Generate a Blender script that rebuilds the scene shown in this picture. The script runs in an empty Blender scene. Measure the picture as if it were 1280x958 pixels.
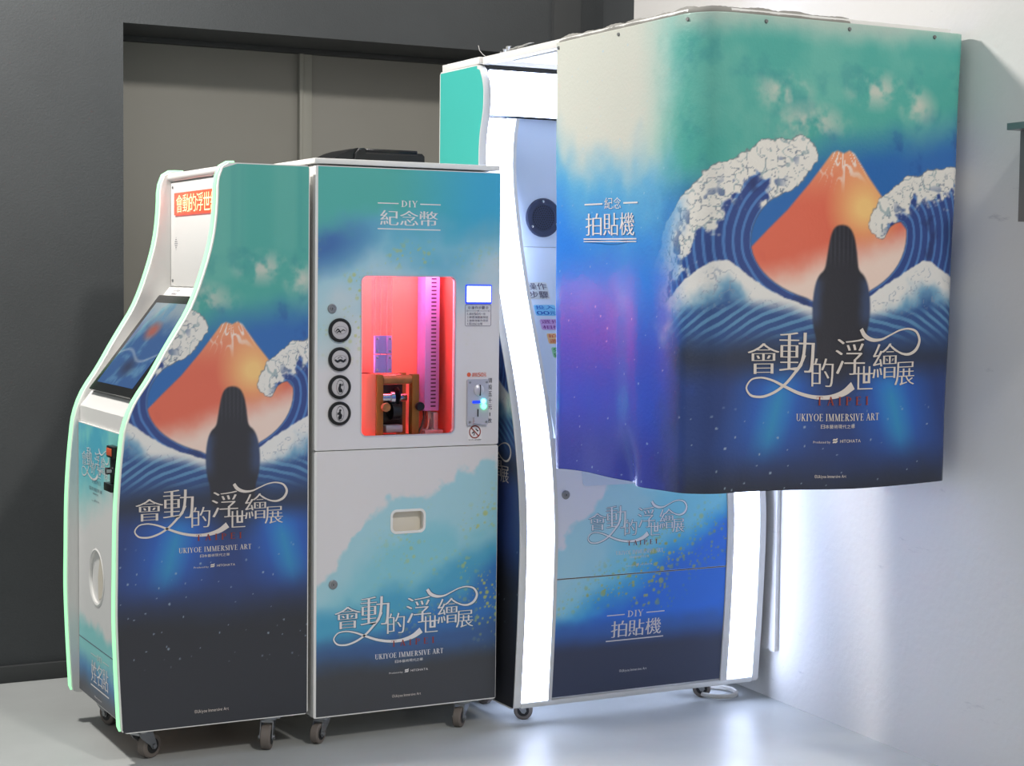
import bpy, bmesh, math, random
import numpy as np
from mathutils import Vector, Matrix
from mathutils.geometry import tessellate_polygon

random.seed(4)
SC = bpy.context.scene
COL = SC.collection

# ------------------------------------------------------------------ camera
F_PX, YAW, PITCH, ROLL = 2202.8, 0.4859, 0.0594, 0.0109
CAM = Vector((-1.8203, -4.6354, 1.338))
cam = bpy.data.cameras.new('camera')
cam.sensor_width = 36.0
cam.lens = F_PX / 1280.0 * 36.0
cam_o = bpy.data.objects.new('camera', cam)
COL.objects.link(cam_o)
_f = Vector((math.sin(YAW), math.cos(YAW), 0)); _r = Vector((math.cos(YAW), -math.sin(YAW), 0)); _u = Vector((0, 0, 1))
_f2 = _f * math.cos(PITCH) - _u * math.sin(PITCH); _u2 = _u * math.cos(PITCH) + _f * math.sin(PITCH)
_r3 = _r * math.cos(ROLL) + _u2 * math.sin(ROLL); _u3 = _u2 * math.cos(ROLL) - _r * math.sin(ROLL)
cam_o.matrix_world = Matrix(((_r3.x, _u3.x, -_f2.x, CAM.x), (_r3.y, _u3.y, -_f2.y, CAM.y), (_r3.z, _u3.z, -_f2.z, CAM.z), (0, 0, 0, 1)))
SC.camera = cam_o

# ------------------------------------------------------------------ world, lamps, exposure
w = bpy.data.worlds.new('World'); SC.world = w; w.use_nodes = True
w.node_tree.nodes['Background'].inputs[0].default_value = (0.93, 0.97, 1.0, 1)
w.node_tree.nodes['Background'].inputs[1].default_value = 0.36

def area_lamp(name, loc, target, size, power, color):
    l = bpy.data.lights.new(name, 'AREA'); l.shape = 'DISK'; l.size = size; l.energy = power; l.color = color
    o = bpy.data.objects.new(name, l); COL.objects.link(o); o.location = loc
    o.rotation_euler = (Vector(target) - Vector(loc)).to_track_quat('-Z', 'Y').to_euler()
    return o
area_lamp('ceiling_lamp_key', (-1.35, 0.55, 3.15), (0.3, -0.3, 0.6), 0.30, 66, (1.0, 0.96, 0.91))
area_lamp('ceiling_lamp_front', (0.6, -5.8, 5.6), (0.7, 0.6, 1.2), 0.6, 145, (1.0, 0.95, 0.89))
SC.view_settings.view_transform = 'Standard'
SC.view_settings.look = 'None'
SC.view_settings.exposure = 0.35
SC.view_settings.gamma = 1.0
SC.view_settings.use_curve_mapping = False

# ------------------------------------------------------------------ materials
def lin(c):
    c = np.asarray(c, float) / 255.0
    return np.where(c <= 0.04045, c / 12.92, ((c + 0.055) / 1.055) ** 2.4)
def mat(name, rgb, rough=0.5, metal=0.0, noise=0.0, nscale=30.0, bump=0.0, bscale=200.0, spec=0.5, trans=0.0, ior=1.45):
    m = bpy.data.materials.new(name); m.use_nodes = True
    nt = m.node_tree; b = nt.nodes['Principled BSDF']
    c = tuple(lin(rgb)) + (1,)
    b.inputs['Base Color'].default_value = c
    b.inputs['Roughness'].default_value = rough
    b.inputs['Metallic'].default_value = metal
    b.inputs['Specular IOR Level'].default_value = spec
    b.inputs['Transmission Weight'].default_value = trans
    b.inputs['IOR'].default_value = ior
    tc = nt.nodes.new('ShaderNodeTexCoord')
    if noise > 0:
        n = nt.nodes.new('ShaderNodeTexNoise'); n.inputs['Scale'].default_value = nscale; n.inputs['Detail'].default_value = 6
        nt.links.new(tc.outputs['Object'], n.inputs['Vector'])
        r = nt.nodes.new('ShaderNodeValToRGB')
        lo = tuple(np.array(c[:3]) * (1 - noise)) + (1,); hi = tuple(np.minimum(np.array(c[:3]) * (1 + noise), 1)) + (1,)
        r.color_ramp.elements[0].position = 0.3; r.color_ramp.elements[0].color = lo
        r.color_ramp.elements[1].position = 0.7; r.color_ramp.elements[1].color = hi
        nt.links.new(n.outputs['Fac'], r.inputs['Fac']); nt.links.new(r.outputs['Color'], b.inputs['Base Color'])
    if bump > 0:
        n2 = nt.nodes.new('ShaderNodeTexNoise'); n2.inputs['Scale'].default_value = bscale; n2.inputs['Detail'].default_value = 4
        nt.links.new(tc.outputs['Object'], n2.inputs['Vector'])
        bp = nt.nodes.new('ShaderNodeBump'); bp.inputs['Strength'].default_value = bump; bp.inputs['Distance'].default_value = 0.01
        nt.links.new(n2.outputs['Fac'], bp.inputs['Height']); nt.links.new(bp.outputs['Normal'], b.inputs['Normal'])
    return m
def emit(name, rgb, strength, base=None):
    m = mat(name, base or rgb, 0.4)
    b = m.node_tree.nodes['Principled BSDF']
    b.inputs['Emission Color'].default_value = tuple(lin(rgb)) + (1,)
    b.inputs['Emission Strength'].default_value = strength
    return m
def print_mat(name, rough, emission=0.0, bump=0.0, bscale=60.0, spec=0.5):
    m = bpy.data.materials.new(name); m.use_nodes = True
    nt = m.node_tree; b = nt.nodes['Principled BSDF']
    a = nt.nodes.new('ShaderNodeAttribute'); a.attribute_name = 'print'
    nt.links.new(a.outputs['Color'], b.inputs['Base Color'])
    b.inputs['Roughness'].default_value = rough
    b.inputs['Specular IOR Level'].default_value = spec
    if emission:
        nt.links.remove(b.inputs['Base Color'].links[0]); b.inputs['Base Color'].default_value = (0.006, 0.006, 0.008, 1)
        nt.links.new(a.outputs['Color'], b.inputs['Emission Color']); b.inputs['Emission Strength'].default_value = emission
    if bump:
        tc = nt.nodes.new('ShaderNodeTexCoord')
        n2 = nt.nodes.new('ShaderNodeTexNoise'); n2.inputs['Scale'].default_value = bscale; n2.inputs['Detail'].default_value = 3
        nt.links.new(tc.outputs['Object'], n2.inputs['Vector'])
        bp = nt.nodes.new('ShaderNodeBump'); bp.inputs['Strength'].default_value = bump; bp.inputs['Distance'].default_value = 0.01
        nt.links.new(n2.outputs['Fac'], bp.inputs['Height']); nt.links.new(bp.outputs['Normal'], b.inputs['Normal'])
    return m
M = {
 'white': mat('white_laminate', (226, 225, 222), 0.38),
 'face': mat('pale_grey_token', (186, 182, 184), 0.4),
 'cream': mat('cream_edge', (216, 208, 192), 0.4),
 'wall_dark': mat('charcoal_paint', (69, 72, 74), 0.75, noise=0.08, nscale=3, bump=0.12, bscale=160),
 'wall_dark2': mat('charcoal_paint_glossier', (66, 68, 69), 0.6, noise=0.06, nscale=3),
 'door': mat('grey_beige_door', (158, 156, 148), 0.55, noise=0.03, nscale=2),
 'door_trim': mat('grey_door_trim', (172, 171, 161), 0.5),
 'black': mat('black_plastic', (22, 23, 25), 0.35),
 'bezel': mat('black_bezel', (20, 21, 23), 0.2),
 'rubber': mat('grey_rubber_tyre', (112, 104, 98), 0.7),
 'hubm': mat('dark_wheel_hub', (30, 30, 31), 0.5),
 'zinc': mat('zinc_plate', (150, 152, 155), 0.38, metal=0.85),
 'steel': mat('brushed_steel', (122, 124, 124), 0.5, metal=0.3, noise=0.15, nscale=8),
 'chrome': mat('chrome', (200, 200, 205), 0.18, metal=1.0),
 'wood': mat('raw_plywood_edge', (150, 105, 62), 0.7, noise=0.25, nscale=40),
 'brass': mat('brown_brass_bar', (150, 102, 42), 0.4, metal=0.35),
 'red': mat('red_cabinet_lining', (250, 132, 108), 0.6),
 'duct': mat('lilac_grey_duct', (176, 150, 232), 0.5),
 'slotd': mat('dark_slot', (70, 40, 92), 0.7),
 'acrylic': mat('clear_acrylic', (250, 246, 252), 0.05, trans=1.0, ior=1.2),
 'glass': mat('window_glass', (255, 255, 255), 0.0, trans=1.0, ior=1.05, spec=0.3),
 'ink_white': mat('white_ink', (226, 222, 222), 0.5),
 'ink_bright': mat('bright_white_ink', (240, 240, 246), 0.5),
 'ink_cream': mat('cream_ink', (214, 204, 196), 0.5),
 'ink_red': mat('red_ink', (142, 58, 46), 0.5),
 'ink_orange': mat('orange_ink', (210, 92, 60), 0.5),
 'ink_grey': mat('grey_ink', (96, 92, 110), 0.5),
 'ink_black': mat('black_ink', (26, 27, 32), 0.5),
 'ink_glow': mat('dim_ink', (120, 130, 150), 0.5),
 'led_white': emit('white_light_panel', (208, 222, 255), 7.6),
 'led_green': emit('green_led_strip', (160, 255, 182), 0.85, (130, 168, 136)),
 'led_red': emit('red_led_matrix', (255, 72, 52), 1.3),
 'led_text': emit('led_matrix_lit', (255, 178, 130), 2.4),
 'led_pink': emit('magenta_led_strip', (255, 182, 228), 26.0),
 'led_cyan': emit('coin_led_cyan', (70, 235, 255), 9.0),
 'led_grn': emit('coin_led_green', (60, 255, 140), 9.0),
 'lcd': emit('lit_counter_display', (238, 248, 255), 2.2),
 'lcd_blue': emit('blue_display_rim', (30, 60, 225), 0.8),
 'board': mat('bluish_white_board', (206, 220, 238), 0.4),
 'speaker': mat('navy_grey_speaker', (58, 66, 92), 0.5),
 'silver': mat('silver_plastic', (190, 190, 198), 0.35, metal=0.3),
 'film': mat('torn_white_film', (188, 188, 184), 0.5),
 'cable': mat('off_white_cable', (196, 192, 184), 0.5),
 'print': print_mat('printed_vinyl_wrap', 0.42, bump=0.02, bscale=250),
 'vinyl': print_mat('printed_vinyl_curtain', 0.27, bump=0.10, bscale=110, spec=0.42),
 'screen': print_mat('lit_screen_picture', 0.12, emission=0.55),
}
# floor: polished concrete with fine mottling
def floor_mat():
    m = mat('polished_concrete', (176, 179, 178), 0.3, noise=0.10, nscale=2.2, bump=0.03, bscale=60)
    nt = m.node_tree; b = nt.nodes['Principled BSDF']
    tc = nt.nodes.new('ShaderNodeTexCoord'); n = nt.nodes.new('ShaderNodeTexNoise'); n.inputs['Scale'].default_value = 5; n.inputs['Detail'].default_value = 8
    nt.links.new(tc.outputs['Object'], n.inputs['Vector'])
    mr = nt.nodes.new('ShaderNodeMapRange'); mr.inputs[3].default_value = 0.30; mr.inputs[4].default_value = 0.52
    nt.links.new(n.outputs['Fac'], mr.inputs[0]); nt.links.new(mr.outputs[0], b.inputs['Roughness'])
    return m
M['floor'] = floor_mat()
def scuffed_wall():
    m = mat('white_wall_paint', (230, 228, 225), 0.6, bump=0.10, bscale=45)
    nt = m.node_tree; b = nt.nodes['Principled BSDF']
    tc = nt.nodes.new('ShaderNodeTexCoord'); mp = nt.nodes.new('ShaderNodeMapping'); mp.inputs['Scale'].default_value = (1, 3, 14)
    nt.links.new(tc.outputs['Object'], mp.inputs['Vector'])
    n = nt.nodes.new('ShaderNodeTexNoise'); n.inputs['Scale'].default_value = 1.6; n.inputs['Detail'].default_value = 9; n.inputs['Roughness'].default_value = 0.7
    nt.links.new(mp.outputs['Vector'], n.inputs['Vector'])
    r = nt.nodes.new('ShaderNodeValToRGB')
    r.color_ramp.elements[0].position = 0.27; r.color_ramp.elements[0].color = tuple(lin((204, 202, 202))) + (1,)
    r.color_ramp.elements[1].position = 0.36; r.color_ramp.elements[1].color = tuple(lin((230, 228, 225))) + (1,)
    nt.links.new(n.outputs['Fac'], r.inputs['Fac']); nt.links.new(r.outputs['Color'], b.inputs['Base Color'])
    return m
M['wall_white'] = scuffed_wall()

# ------------------------------------------------------------------ geometry helpers
ROOT = {}
def root_of(o):
    while o.parent is not None: o = o.parent
    return o
class G:
    """collects shapes in world coordinates; obj() links them as one mesh"""
    def __init__(s): s.v = []; s.f = []
    def add(s, vs, fs):
        n = len(s.v); s.v += [tuple(v) for v in vs]; s.f += [tuple(i + n for i in f) for f in fs]; return s
    def box(s, x0, x1, y0, y1, z0, z1, bev=0.0, seg=2):
        bm = bmesh.new(); bmesh.ops.create_cube(bm, size=1.0)
        for v in bm.verts:
            v.co = Vector((x0 + (v.co.x + .5) * (x1 - x0), y0 + (v.co.y + .5) * (y1 - y0), z0 + (v.co.z + .5) * (z1 - z0)))
        if bev: bmesh.ops.bevel(bm, geom=bm.edges[:], offset=bev, segments=seg, affect='EDGES', profile=0.5)
        bm.verts.index_update()
        s.add([v.co[:] for v in bm.verts], [[v.index for v in f.verts] for f in bm.faces]); bm.free(); return s
    def slab(s, loops, t0, t1, place):
        """polygon with holes (2D loops, first the outer), extruded from t0 to t1; place(a,b,t)->xyz"""
        flat = [p for l in loops for p in l]
        tris = tessellate_polygon([[Vector((p[0], p[1], 0)) for p in l] for l in loops])
        n = len(flat)
        vs = [place(p[0], p[1], t0) for p in flat] + [place(p[0], p[1], t1) for p in flat]
        fs = [tuple(t) for t in tris] + [tuple(i + n for i in reversed(t)) for t in tris]
        k = 0
        for l in loops:
            m = len(l)
            for i in range(m):
                a, b = k + i, k + (i + 1) % m
                fs.append((a, b, b + n, a + n))
            k += m
        s.add(vs, fs); return s
    def cyl(s, p0, p1, r0, r1=None, n=24, caps=True):
        r1 = r0 if r1 is None else r1
        p0 = Vector(p0); p1 = Vector(p1); d = (p1 - p0).normalized()
        a = d.orthogonal().normalized(); b = d.cross(a)
        vs = []
        for p, r in ((p0, r0), (p1, r1)):
            for i in range(n):
                t = 2 * math.pi * i / n; vs.append(p + (a * math.cos(t) + b * math.sin(t)) * r)
        fs = [(i, (i + 1) % n, n + (i + 1) % n, n + i) for i in range(n)]
        if caps: fs += [tuple(range(n - 1, -1, -1)), tuple(range(n, 2 * n))]
        s.add(vs, fs); return s
    def lathe(s, c, axis, prof, n=28):
        """prof: (distance along the axis, radius)"""
        c = Vector(c); d = Vector(axis).normalized(); a = d.orthogonal().normalized(); b = d.cross(a)
        vs = []; m = len(prof)
        for h, r in prof:
            for i in range(n):
                t = 2 * math.pi * i / n; vs.append(c + d * h + (a * math.cos(t) + b * math.sin(t)) * r)
        fs = []
        for j in range(m - 1):
            for i in range(n): fs.append((j * n + i, j * n + (i + 1) % n, (j + 1) * n + (i + 1) % n, (j + 1) * n + i))
        fs += [tuple(range(n - 1, -1, -1)), tuple((m - 1) * n + i for i in range(n))]
        s.add(vs, fs); return s
    def tube(s, pts, r, n=10):
        pts = [Vector(p) for p in pts]; vs = []; fs = []
        prev = None
        for i, p in enumerate(pts):
            d = (pts[min(i + 1, len(pts) - 1)] - pts[max(i - 1, 0)]).normalized()
            a = d.orthogonal().normalized() if prev is None else (prev - d * prev.dot(d)).normalized()
            prev = a; b = d.cross(a)
            for k in range(n):
                t = 2 * math.pi * k / n; vs.append(p + (a * math.cos(t) + b * math.sin(t)) * r)
        for i in range(len(pts) - 1):
            for k in range(n): fs.append((i * n + k, i * n + (k + 1) % n, (i + 1) * n + (k + 1) % n, (i + 1) * n + k))
        fs += [tuple(range(n - 1, -1, -1)), tuple((len(pts) - 1) * n + k for k in range(n))]
        s.add(vs, fs); return s
    def obj(s, name, m, parent=None, smooth=False, angle=35):
        me = bpy.data.meshes.new(name)
        off = Vector((0, 0, 0))
        if parent is not None: off = Vector(root_of(parent).location)
        me.from_pydata([(v[0] - off.x, v[1] - off.y, v[2] - off.z) for v in s.v], [], s.f)
        me.validate(); me.update()
        bm = bmesh.new(); bm.from_mesh(me); bmesh.ops.recalc_face_normals(bm, faces=bm.faces[:])
        for e in bm.edges:
            if len(e.link_faces) == 2: e.smooth = e.calc_face_angle(0) < math.radians(angle)
        for f in bm.faces: f.smooth = True
        bm.to_mesh(me); bm.free()
        me.materials.append(M[m] if isinstance(m, str) else m)
        o = bpy.data.objects.new(name, me); COL.objects.link(o)
        if parent is not None: o.parent = parent
        return o
def thing(name, label, cat, loc, group=None):
    o = bpy.data.objects.new(name, None); COL.objects.link(o); o.location = loc
    o.empty_display_size = 0.1; tag(o, label, cat, group); return o
def tag(o, label, cat=None, group=None):
    o['label'] = label
    if cat: o['category'] = cat
    if group: o['group'] = group
    return o
def struct(o, label=None):
    o['kind'] = 'structure'
    if label: o['label'] = label
    return o
def rrect(x0, x1, z0, z1, r, n=6):
    pts = []
    for cx, cz, a0 in ((x1 - r, z1 - r, 0), (x0 + r, z1 - r, 90), (x0 + r, z0 + r, 180), (x1 - r, z0 + r, 270)):
        for i in range(n + 1):
            t = math.radians(a0 + 90 * i / n); pts.append((cx + r * math.cos(t), cz + r * math.sin(t)))
    return pts
def hermite(xs, ys):
    xs = np.array(xs, float); ys = np.array(ys, float)
    d = np.gradient(ys, xs)
    def f(x):
        x = np.clip(np.asarray(x, float), xs[0], xs[-1])
        i = np.clip(np.searchsorted(xs, x) - 1, 0, len(xs) - 2)
        h = xs[i + 1] - xs[i]; t = (x - xs[i]) / h
        return (2*t**3 - 3*t**2 + 1) * ys[i] + (t**3 - 2*t**2 + t) * h * d[i] + (-2*t**3 + 3*t**2) * ys[i + 1] + (t**3 - t**2) * h * d[i + 1]
    return f
def curve_pts(ctrl, n=60):
    c = np.array(ctrl, float); t = np.concatenate([[0], np.cumsum(np.linalg.norm(np.diff(c[:, :2], axis=0), axis=1))])
    u = np.linspace(0, t[-1], n)
    return np.stack([hermite(t, c[:, k])(u) for k in range(c.shape[1])], 1)

# ------------------------------------------------------------------ painting (ink colours of the printed wraps)
_rng = np.random.default_rng(11)
_LAT = _rng.random((257, 257))
def vnoise(x, y):
    xi = np.floor(x).astype(int); yi = np.floor(y).astype(int); fx = x - xi; fy = y - yi
    fx = fx * fx * (3 - 2 * fx); fy = fy * fy * (3 - 2 * fy)
    a = _LAT[xi % 257, yi % 257]; b = _LAT[(xi + 1) % 257, yi % 257]; c = _LAT[xi % 257, (yi + 1) % 257]; d = _LAT[(xi + 1) % 257, (yi + 1) % 257]
    return a * (1 - fx) * (1 - fy) + b * fx * (1 - fy) + c * (1 - fx) * fy + d * fx * fy
def fbm(x, y, s, o=4):
    r = np.zeros_like(x); a = 0.5; tot = 0
    for k in range(o):
        r += a * vnoise(x * s * 2 ** k + 17.3 * k, y * s * 2 ** k + 5.1 * k); tot += a; a *= 0.55
    return r / tot
def ss(a, b, x):
    t = np.clip((x - a) / (b - a), 0, 1); return t * t * (3 - 2 * t)
def mix(c, col, t):
    return c * (1 - t[..., None]) + np.asarray(col, float) * t[..., None]
def seg_dist(poly, x, z, closed=True):
    d = np.full(x.shape, 9.0); n = len(poly)
    for i in range(n if closed else n - 1):
        ax, az = poly[i]; bx, bz = poly[(i + 1) % n]; dx, dz = bx - ax, bz - az
        t = np.clip(((x - ax) * dx + (z - az) * dz) / (dx * dx + dz * dz + 1e-12), 0, 1)
        d = np.minimum(d, np.hypot(x - ax - t * dx, z - az - t * dz))
    return d
def inside(poly, x, z):
    r = np.zeros(x.shape, bool); n = len(poly)
    for i in range(n):
        ax, az = poly[i]; bx, bz = poly[(i + 1) % n]
        if az == bz: continue
        c = ((az > z) != (bz > z)) & (x < (bx - ax) * (z - az) / (bz - az) + ax); r ^= c
    return r
def sdf(poly, x, z):
    d = seg_dist(poly, x, z); return np.where(inside(poly, x, z), -d, d)
def smooth_poly(p, k=2):
    p = [tuple(q) for q in p]
    for _ in range(k):
        q = []
        for i in range(len(p)):
            a, b = np.array(p[i]), np.array(p[(i + 1) % len(p)])
            q += [tuple(a * .75 + b * .25), tuple(a * .25 + b * .75)]
        p = q
    return p
def smooth_line(p, k=2):
    for _ in range(k):
        q = [p[0]]
        for i in range(len(p) - 1):
            a, b = np.array(p[i]), np.array(p[i + 1]); q += [tuple(a * .75 + b * .25), tuple(a * .25 + b * .75)]
        p = q + [p[-1]]
    return p
# a plain sea-and-peak poster: rolling swells with white caps, an orange peak, a seated figure seen from behind
PEAK = [(0.70, 1.36), (0.823, 1.468), (0.884, 1.519), (0.95, 1.587), (1.02, 1.668), (1.036, 1.674), (1.057, 1.668), (1.075, 1.676), (1.092, 1.668), (1.145, 1.605), (1.205, 1.54), (1.30, 1.45), (1.30, 1.28), (0.72, 1.28)]
SWELL_L = smooth_poly([(0.40, 1.24), (0.455, 1.38), (0.52, 1.50), (0.62, 1.60), (0.75, 1.665), (0.87, 1.71), (0.955, 1.70), (0.975, 1.645), (0.92, 1.575), (0.845, 1.555), (0.785, 1.50), (0.765, 1.43), (0.80, 1.365), (0.88, 1.315), (0.99, 1.285), (1.0, 1.22)], 2)
CREST_L = smooth_line([(0.42, 1.30), (0.455, 1.38), (0.52, 1.50), (0.62, 1.60), (0.75, 1.665), (0.87, 1.705), (0.95, 1.695), (0.965, 1.64), (0.91, 1.58)])
BARREL_L = smooth_line([(0.92, 1.575), (0.845, 1.555), (0.785, 1.50), (0.765, 1.43), (0.80, 1.365), (0.88, 1.315), (0.99, 1.285)])
SWELL_R = smooth_poly([(1.60, 1.66), (1.43, 1.645), (1.31, 1.63), (1.21, 1.585), (1.15, 1.52), (1.145, 1.455), (1.185, 1.45), (1.235, 1.50), (1.275, 1.49), (1.265, 1.41), (1.21, 1.345), (1.12, 1.30), (1.12, 1.22), (1.60, 1.22)], 2)
CREST_R = smooth_line([(1.60, 1.66), (1.43, 1.64), (1.31, 1.625), (1.21, 1.58), (1.155, 1.52), (1.155, 1.46)])
BARREL_R = smooth_line([(1.235, 1.50), (1.275, 1.49), (1.265, 1.41), (1.21, 1.345), (1.12, 1.30)])
HILL_A = smooth_line([(0.42, 1.22), (0.52, 1.29), (0.60, 1.35), (0.686, 1.40), (0.76, 1.355), (0.85, 1.305), (1.0, 1.26)], 1)
HILL_B = smooth_line([(1.10, 1.27), (1.20, 1.33), (1.29, 1.375), (1.35, 1.405), (1.41, 1.365), (1.6, 1.30)], 1)
FIGURE = smooth_poly([(1.058, 1.486), (1.034, 1.480), (1.021, 1.458), (1.014, 1.425), (1.008, 1.392), (1.003, 1.368), (0.984, 1.354), (0.972, 1.326), (0.966, 1.275), (0.970, 1.225), (0.984, 1.185), (0.985, 1.12), (1.135, 1.12), (1.137, 1.185), (1.152, 1.225), (1.156, 1.275), (1.148, 1.326), (1.134, 1.354), (1.114, 1.368), (1.110, 1.392), (1.106, 1.425), (1.098, 1.458), (1.083, 1.480)], 2)
def sea_poster(x, z, side):
    """x, z in poster metres (front of the curtain); side = the wrapped-around flank, -1..0 where x < 0.70"""
    n1 = fbm(x, z, 6.0); n2 = fbm(x + 3, z + 7, 14.0); n3 = fbm(x + 9, z + 1, 60.0, 3)
    c = np.zeros(x.shape + (3,)); c[:] = (56, 158, 146)
    c = mix(c, (96, 176, 160), ss(0.35, 0.7, n1) * 0.6)
    c = mix(c, (38, 132, 136), ss(0.5, 0.8, n2) * 0.5)
    c = mix(c, (196, 200, 188), ss(1.93, 2.0, z + 0.05 * (n1 - 0.5)) * 0.75)
    for cx, cz, sx in ((0.86, 1.815, 0.10), (1.16, 1.835, 0.11), (1.30, 1.80, 0.07), (0.95, 1.74, 0.14)):
        d = np.hypot((x - cx) / sx, (z - cz) / 0.055)
        c = mix(c, (206, 200, 186), np.clip(1.15 - d, 0, 1) * ss(0.32, 0.68, fbm(x + cx, z, 22.0)) * 0.85)
    bl = ss(1.74, 1.60, z + 0.06 * (n1 - .5) - 0.20 * np.clip(x - 1.05, 0, 0.4) + 0.40 * np.clip(1.03 - x, 0, 0.25))
    c = mix(c, (24, 86, 170), bl * 0.95)
    c = mix(c, (18, 62, 140), ss(0.62, 0.75, n2) * bl * 0.5)
    # the peak
    d = sdf(PEAK, x, z); m = ss(0.004, -0.004, d)
    pk = np.zeros_like(c); pk[:] = (222, 92, 66)
    pk = mix(pk, (236, 150, 104), ss(1.52, 1.68, z))
    pk = mix(pk, (250, 206, 120), np.clip(1.2 - np.hypot((x - 1.13) / 0.11, (z - 1.53) / 0.10), 0, 1) * 0.9)
    pk = mix(pk, (238, 220, 206), ss(1.43, 1.33, z - 0.25 * (x - 0.9) + 0.03 * n2) * 0.9)
    ang = np.arctan2(x - 1.057, 1.71 - z); rad = np.hypot(x - 1.057, 1.71 - z)
    stk = ss(0.075, 0.03, np.abs(vnoise(ang * 8 + 3, rad * 22) - 0.5)) * ss(0.17, 0.05, rad + 0.08 * (n2 - .5))
    pk = mix(pk, (244, 226, 214), stk)
    pk = mix(pk, (190, 66, 58), ss(0.55, 0.7, n1) * ss(1.6, 1.45, z) * 0.4)
    c = c * (1 - m[..., None]) + pk * m[..., None]
    # swells
    for poly, crest, barrel, wid in ((SWELL_L, CREST_L, BARREL_L, 0.105), (SWELL_R, CREST_R, BARREL_R, 0.085)):
        d = sdf(poly, x, z); rag = ss(0.10, 0.02, seg_dist(crest, x, z, False)); d = d + rag * (0.030 * (fbm(x + 2, z + 5, 26.0, 3) - .5) + 0.012 * (n3 - .5)); m = ss(0.003, -0.003, d)
        db = seg_dist(barrel, x, z, False); dc = seg_dist(crest, x, z, False)
        b = np.zeros_like(c); b[:] = (28, 52, 122)
        st = 0.5 + 0.5 * np.sin(db * 240 + 3 * n1)
        b = mix(b, (70, 128, 200), ss(0.62, 0.95, st) * 0.75)
        b = mix(b, (20, 32, 84), ss(0.62, 0.8, n2) * 0.7)
        foam = ss(wid + 0.012, wid - 0.012, dc + 0.17 * (n2 - .45) + 0.05 * (n3 - .5))
        fo = np.zeros_like(c); fo[:] = (228, 224, 216)
        fo = mix(fo, (104, 116, 132), ss(0.040, 0.012, np.abs(fbm(x, z, 56.0, 2) - 0.5)) * ss(0.0, 0.03, dc) * 0.85)
        fo = mix(fo, (60, 84, 132), ss(0.66, 0.72, fbm(x + 6, z + 3, 34.0, 2)) * ss(0.02, 0.07, dc) * 0.8)
        fo = mix(fo, (110, 140, 150), ss(0.030, 0.010, np.abs(fbm(x + 3, z + 8, 30.0, 2) - 0.48)) * 0.6)
        b = b * (1 - foam[..., None]) + fo * foam[..., None]
        b = mix(b, (40, 44, 60), ss(0.004, 0.001, np.abs(d)) * 0.6)
        c = c * (1 - m[..., None]) + b * m[..., None]
    # nearer ridges and the water
    for hill, top in ((HILL_A, 1.40), (HILL_B, 1.405)):
        hx = np.array([p[0] for p in hill]); hz = np.array([p[1] for p in hill]); hh = np.interp(x, hx, hz, left=-1, right=-1)
        below = hh - z; m = ss(-0.003, 0.003, below + 0.008 * (n3 - .5))
        b = np.zeros_like(c); b[:] = (226, 224, 220)
        b = mix(b, (96, 150, 186), ss(0.03, 0.09, below + 0.09 * (n2 - .5)))
        b = mix(b, (34, 74, 136), ss(0.075, 0.13, below + 0.09 * (n2 - .5)))
        b = mix(b, (120, 136, 160), ss(0.03, 0.008, np.abs(fbm(x, z, 40.0, 2) - 0.5)) * ss(0.01, 0.03, below) * 0.6)
        c = c * (1 - m[..., None]) + b * m[..., None]
    wz = 1.285 + 0.020 * np.sin(x * 9 + 1) + 0.03 * (n1 - .5)
    wt = ss(0.0, 0.05, wz - z) * ss(0.50, 0.60, x)
    wc = np.zeros_like(c); wc[:] = (30, 62, 124)
    wc = mix(wc, (86, 146, 188), ss(0.50, 0.80, 0.5 + 0.5 * np.sin(z * 260 + 26 * (x - 1.06) ** 2 * 8 + 6 * n1)) * ss(1.16, 1.24, z) * 0.8)
    wc = mix(wc, (26, 32, 50), ss(1.22, 1.13, z + 0.04 * (n1 - .5)))
    c = c * (1 - wt[..., None]) + wc * wt[..., None]
    # deep water with two blue glows
    low = ss(1.16, 1.06, z)
    dw = np.zeros_like(c); dw[:] = (24, 46, 110)
    for gx, sl in ((0.86, -0.28), (1.24, 0.28)):
        q = np.abs(x - gx - sl * (1.02 - z)) / 0.17
        dw = mix(dw, (22, 94, 210), np.clip(1 - q, 0, 1) * ss(0.82, 1.0, z) * ss(1.22, 1.08, z))
        dw = mix(dw, (30, 136, 176), np.clip(1 - q * 2.6, 0, 1) * ss(0.86, 0.96, z) * ss(1.14, 1.02, z) * 0.75)
    dw = mix(dw, (20, 22, 30), ss(0.93, 0.76, z + 0.05 * (n1 - .5)))
    dw = mix(dw, (150, 170, 190), dots(x, z, 0.042, 0.5, 0.0036) * ss(1.06, 0.96, z) * ss(0.62, 0.72, z) * 0.8)
    c = c * (1 - low[..., None]) + dw * low[..., None]
    # the figure
    m = ss(0.004, -0.004, sdf(FIGURE, x, z))
    fg = np.zeros_like(c); fg[:] = (26, 26, 34)
    fg = mix(fg, (44, 62, 104), ss(0.045, 0.085, np.abs(x - 1.06) + 0.02 * (n2 - .5)) * ss(1.20, 1.26, z) * ss(1.36, 1.33, z) * 0.8)
    fg = mix(fg, (58, 60, 74), ss(0.55, 0.8, 0.5 + 0.5 * np.sin((x - 1.06) * 420 * (1 + 0.2 * n1))) * ss(1.36, 1.42, z) * 0.35)
    mm = (m * ss(1.06, 1.15, z))[..., None]; c = c * (1 - mm) + fg * mm
    m2 = ss(0.14, 0.0, np.abs(x - 1.06)) * ss(1.24, 1.17, z) * ss(1.0, 1.12, z)
    c = mix(c, (27, 27, 36), m2 * 0.85)
    return c
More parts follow.
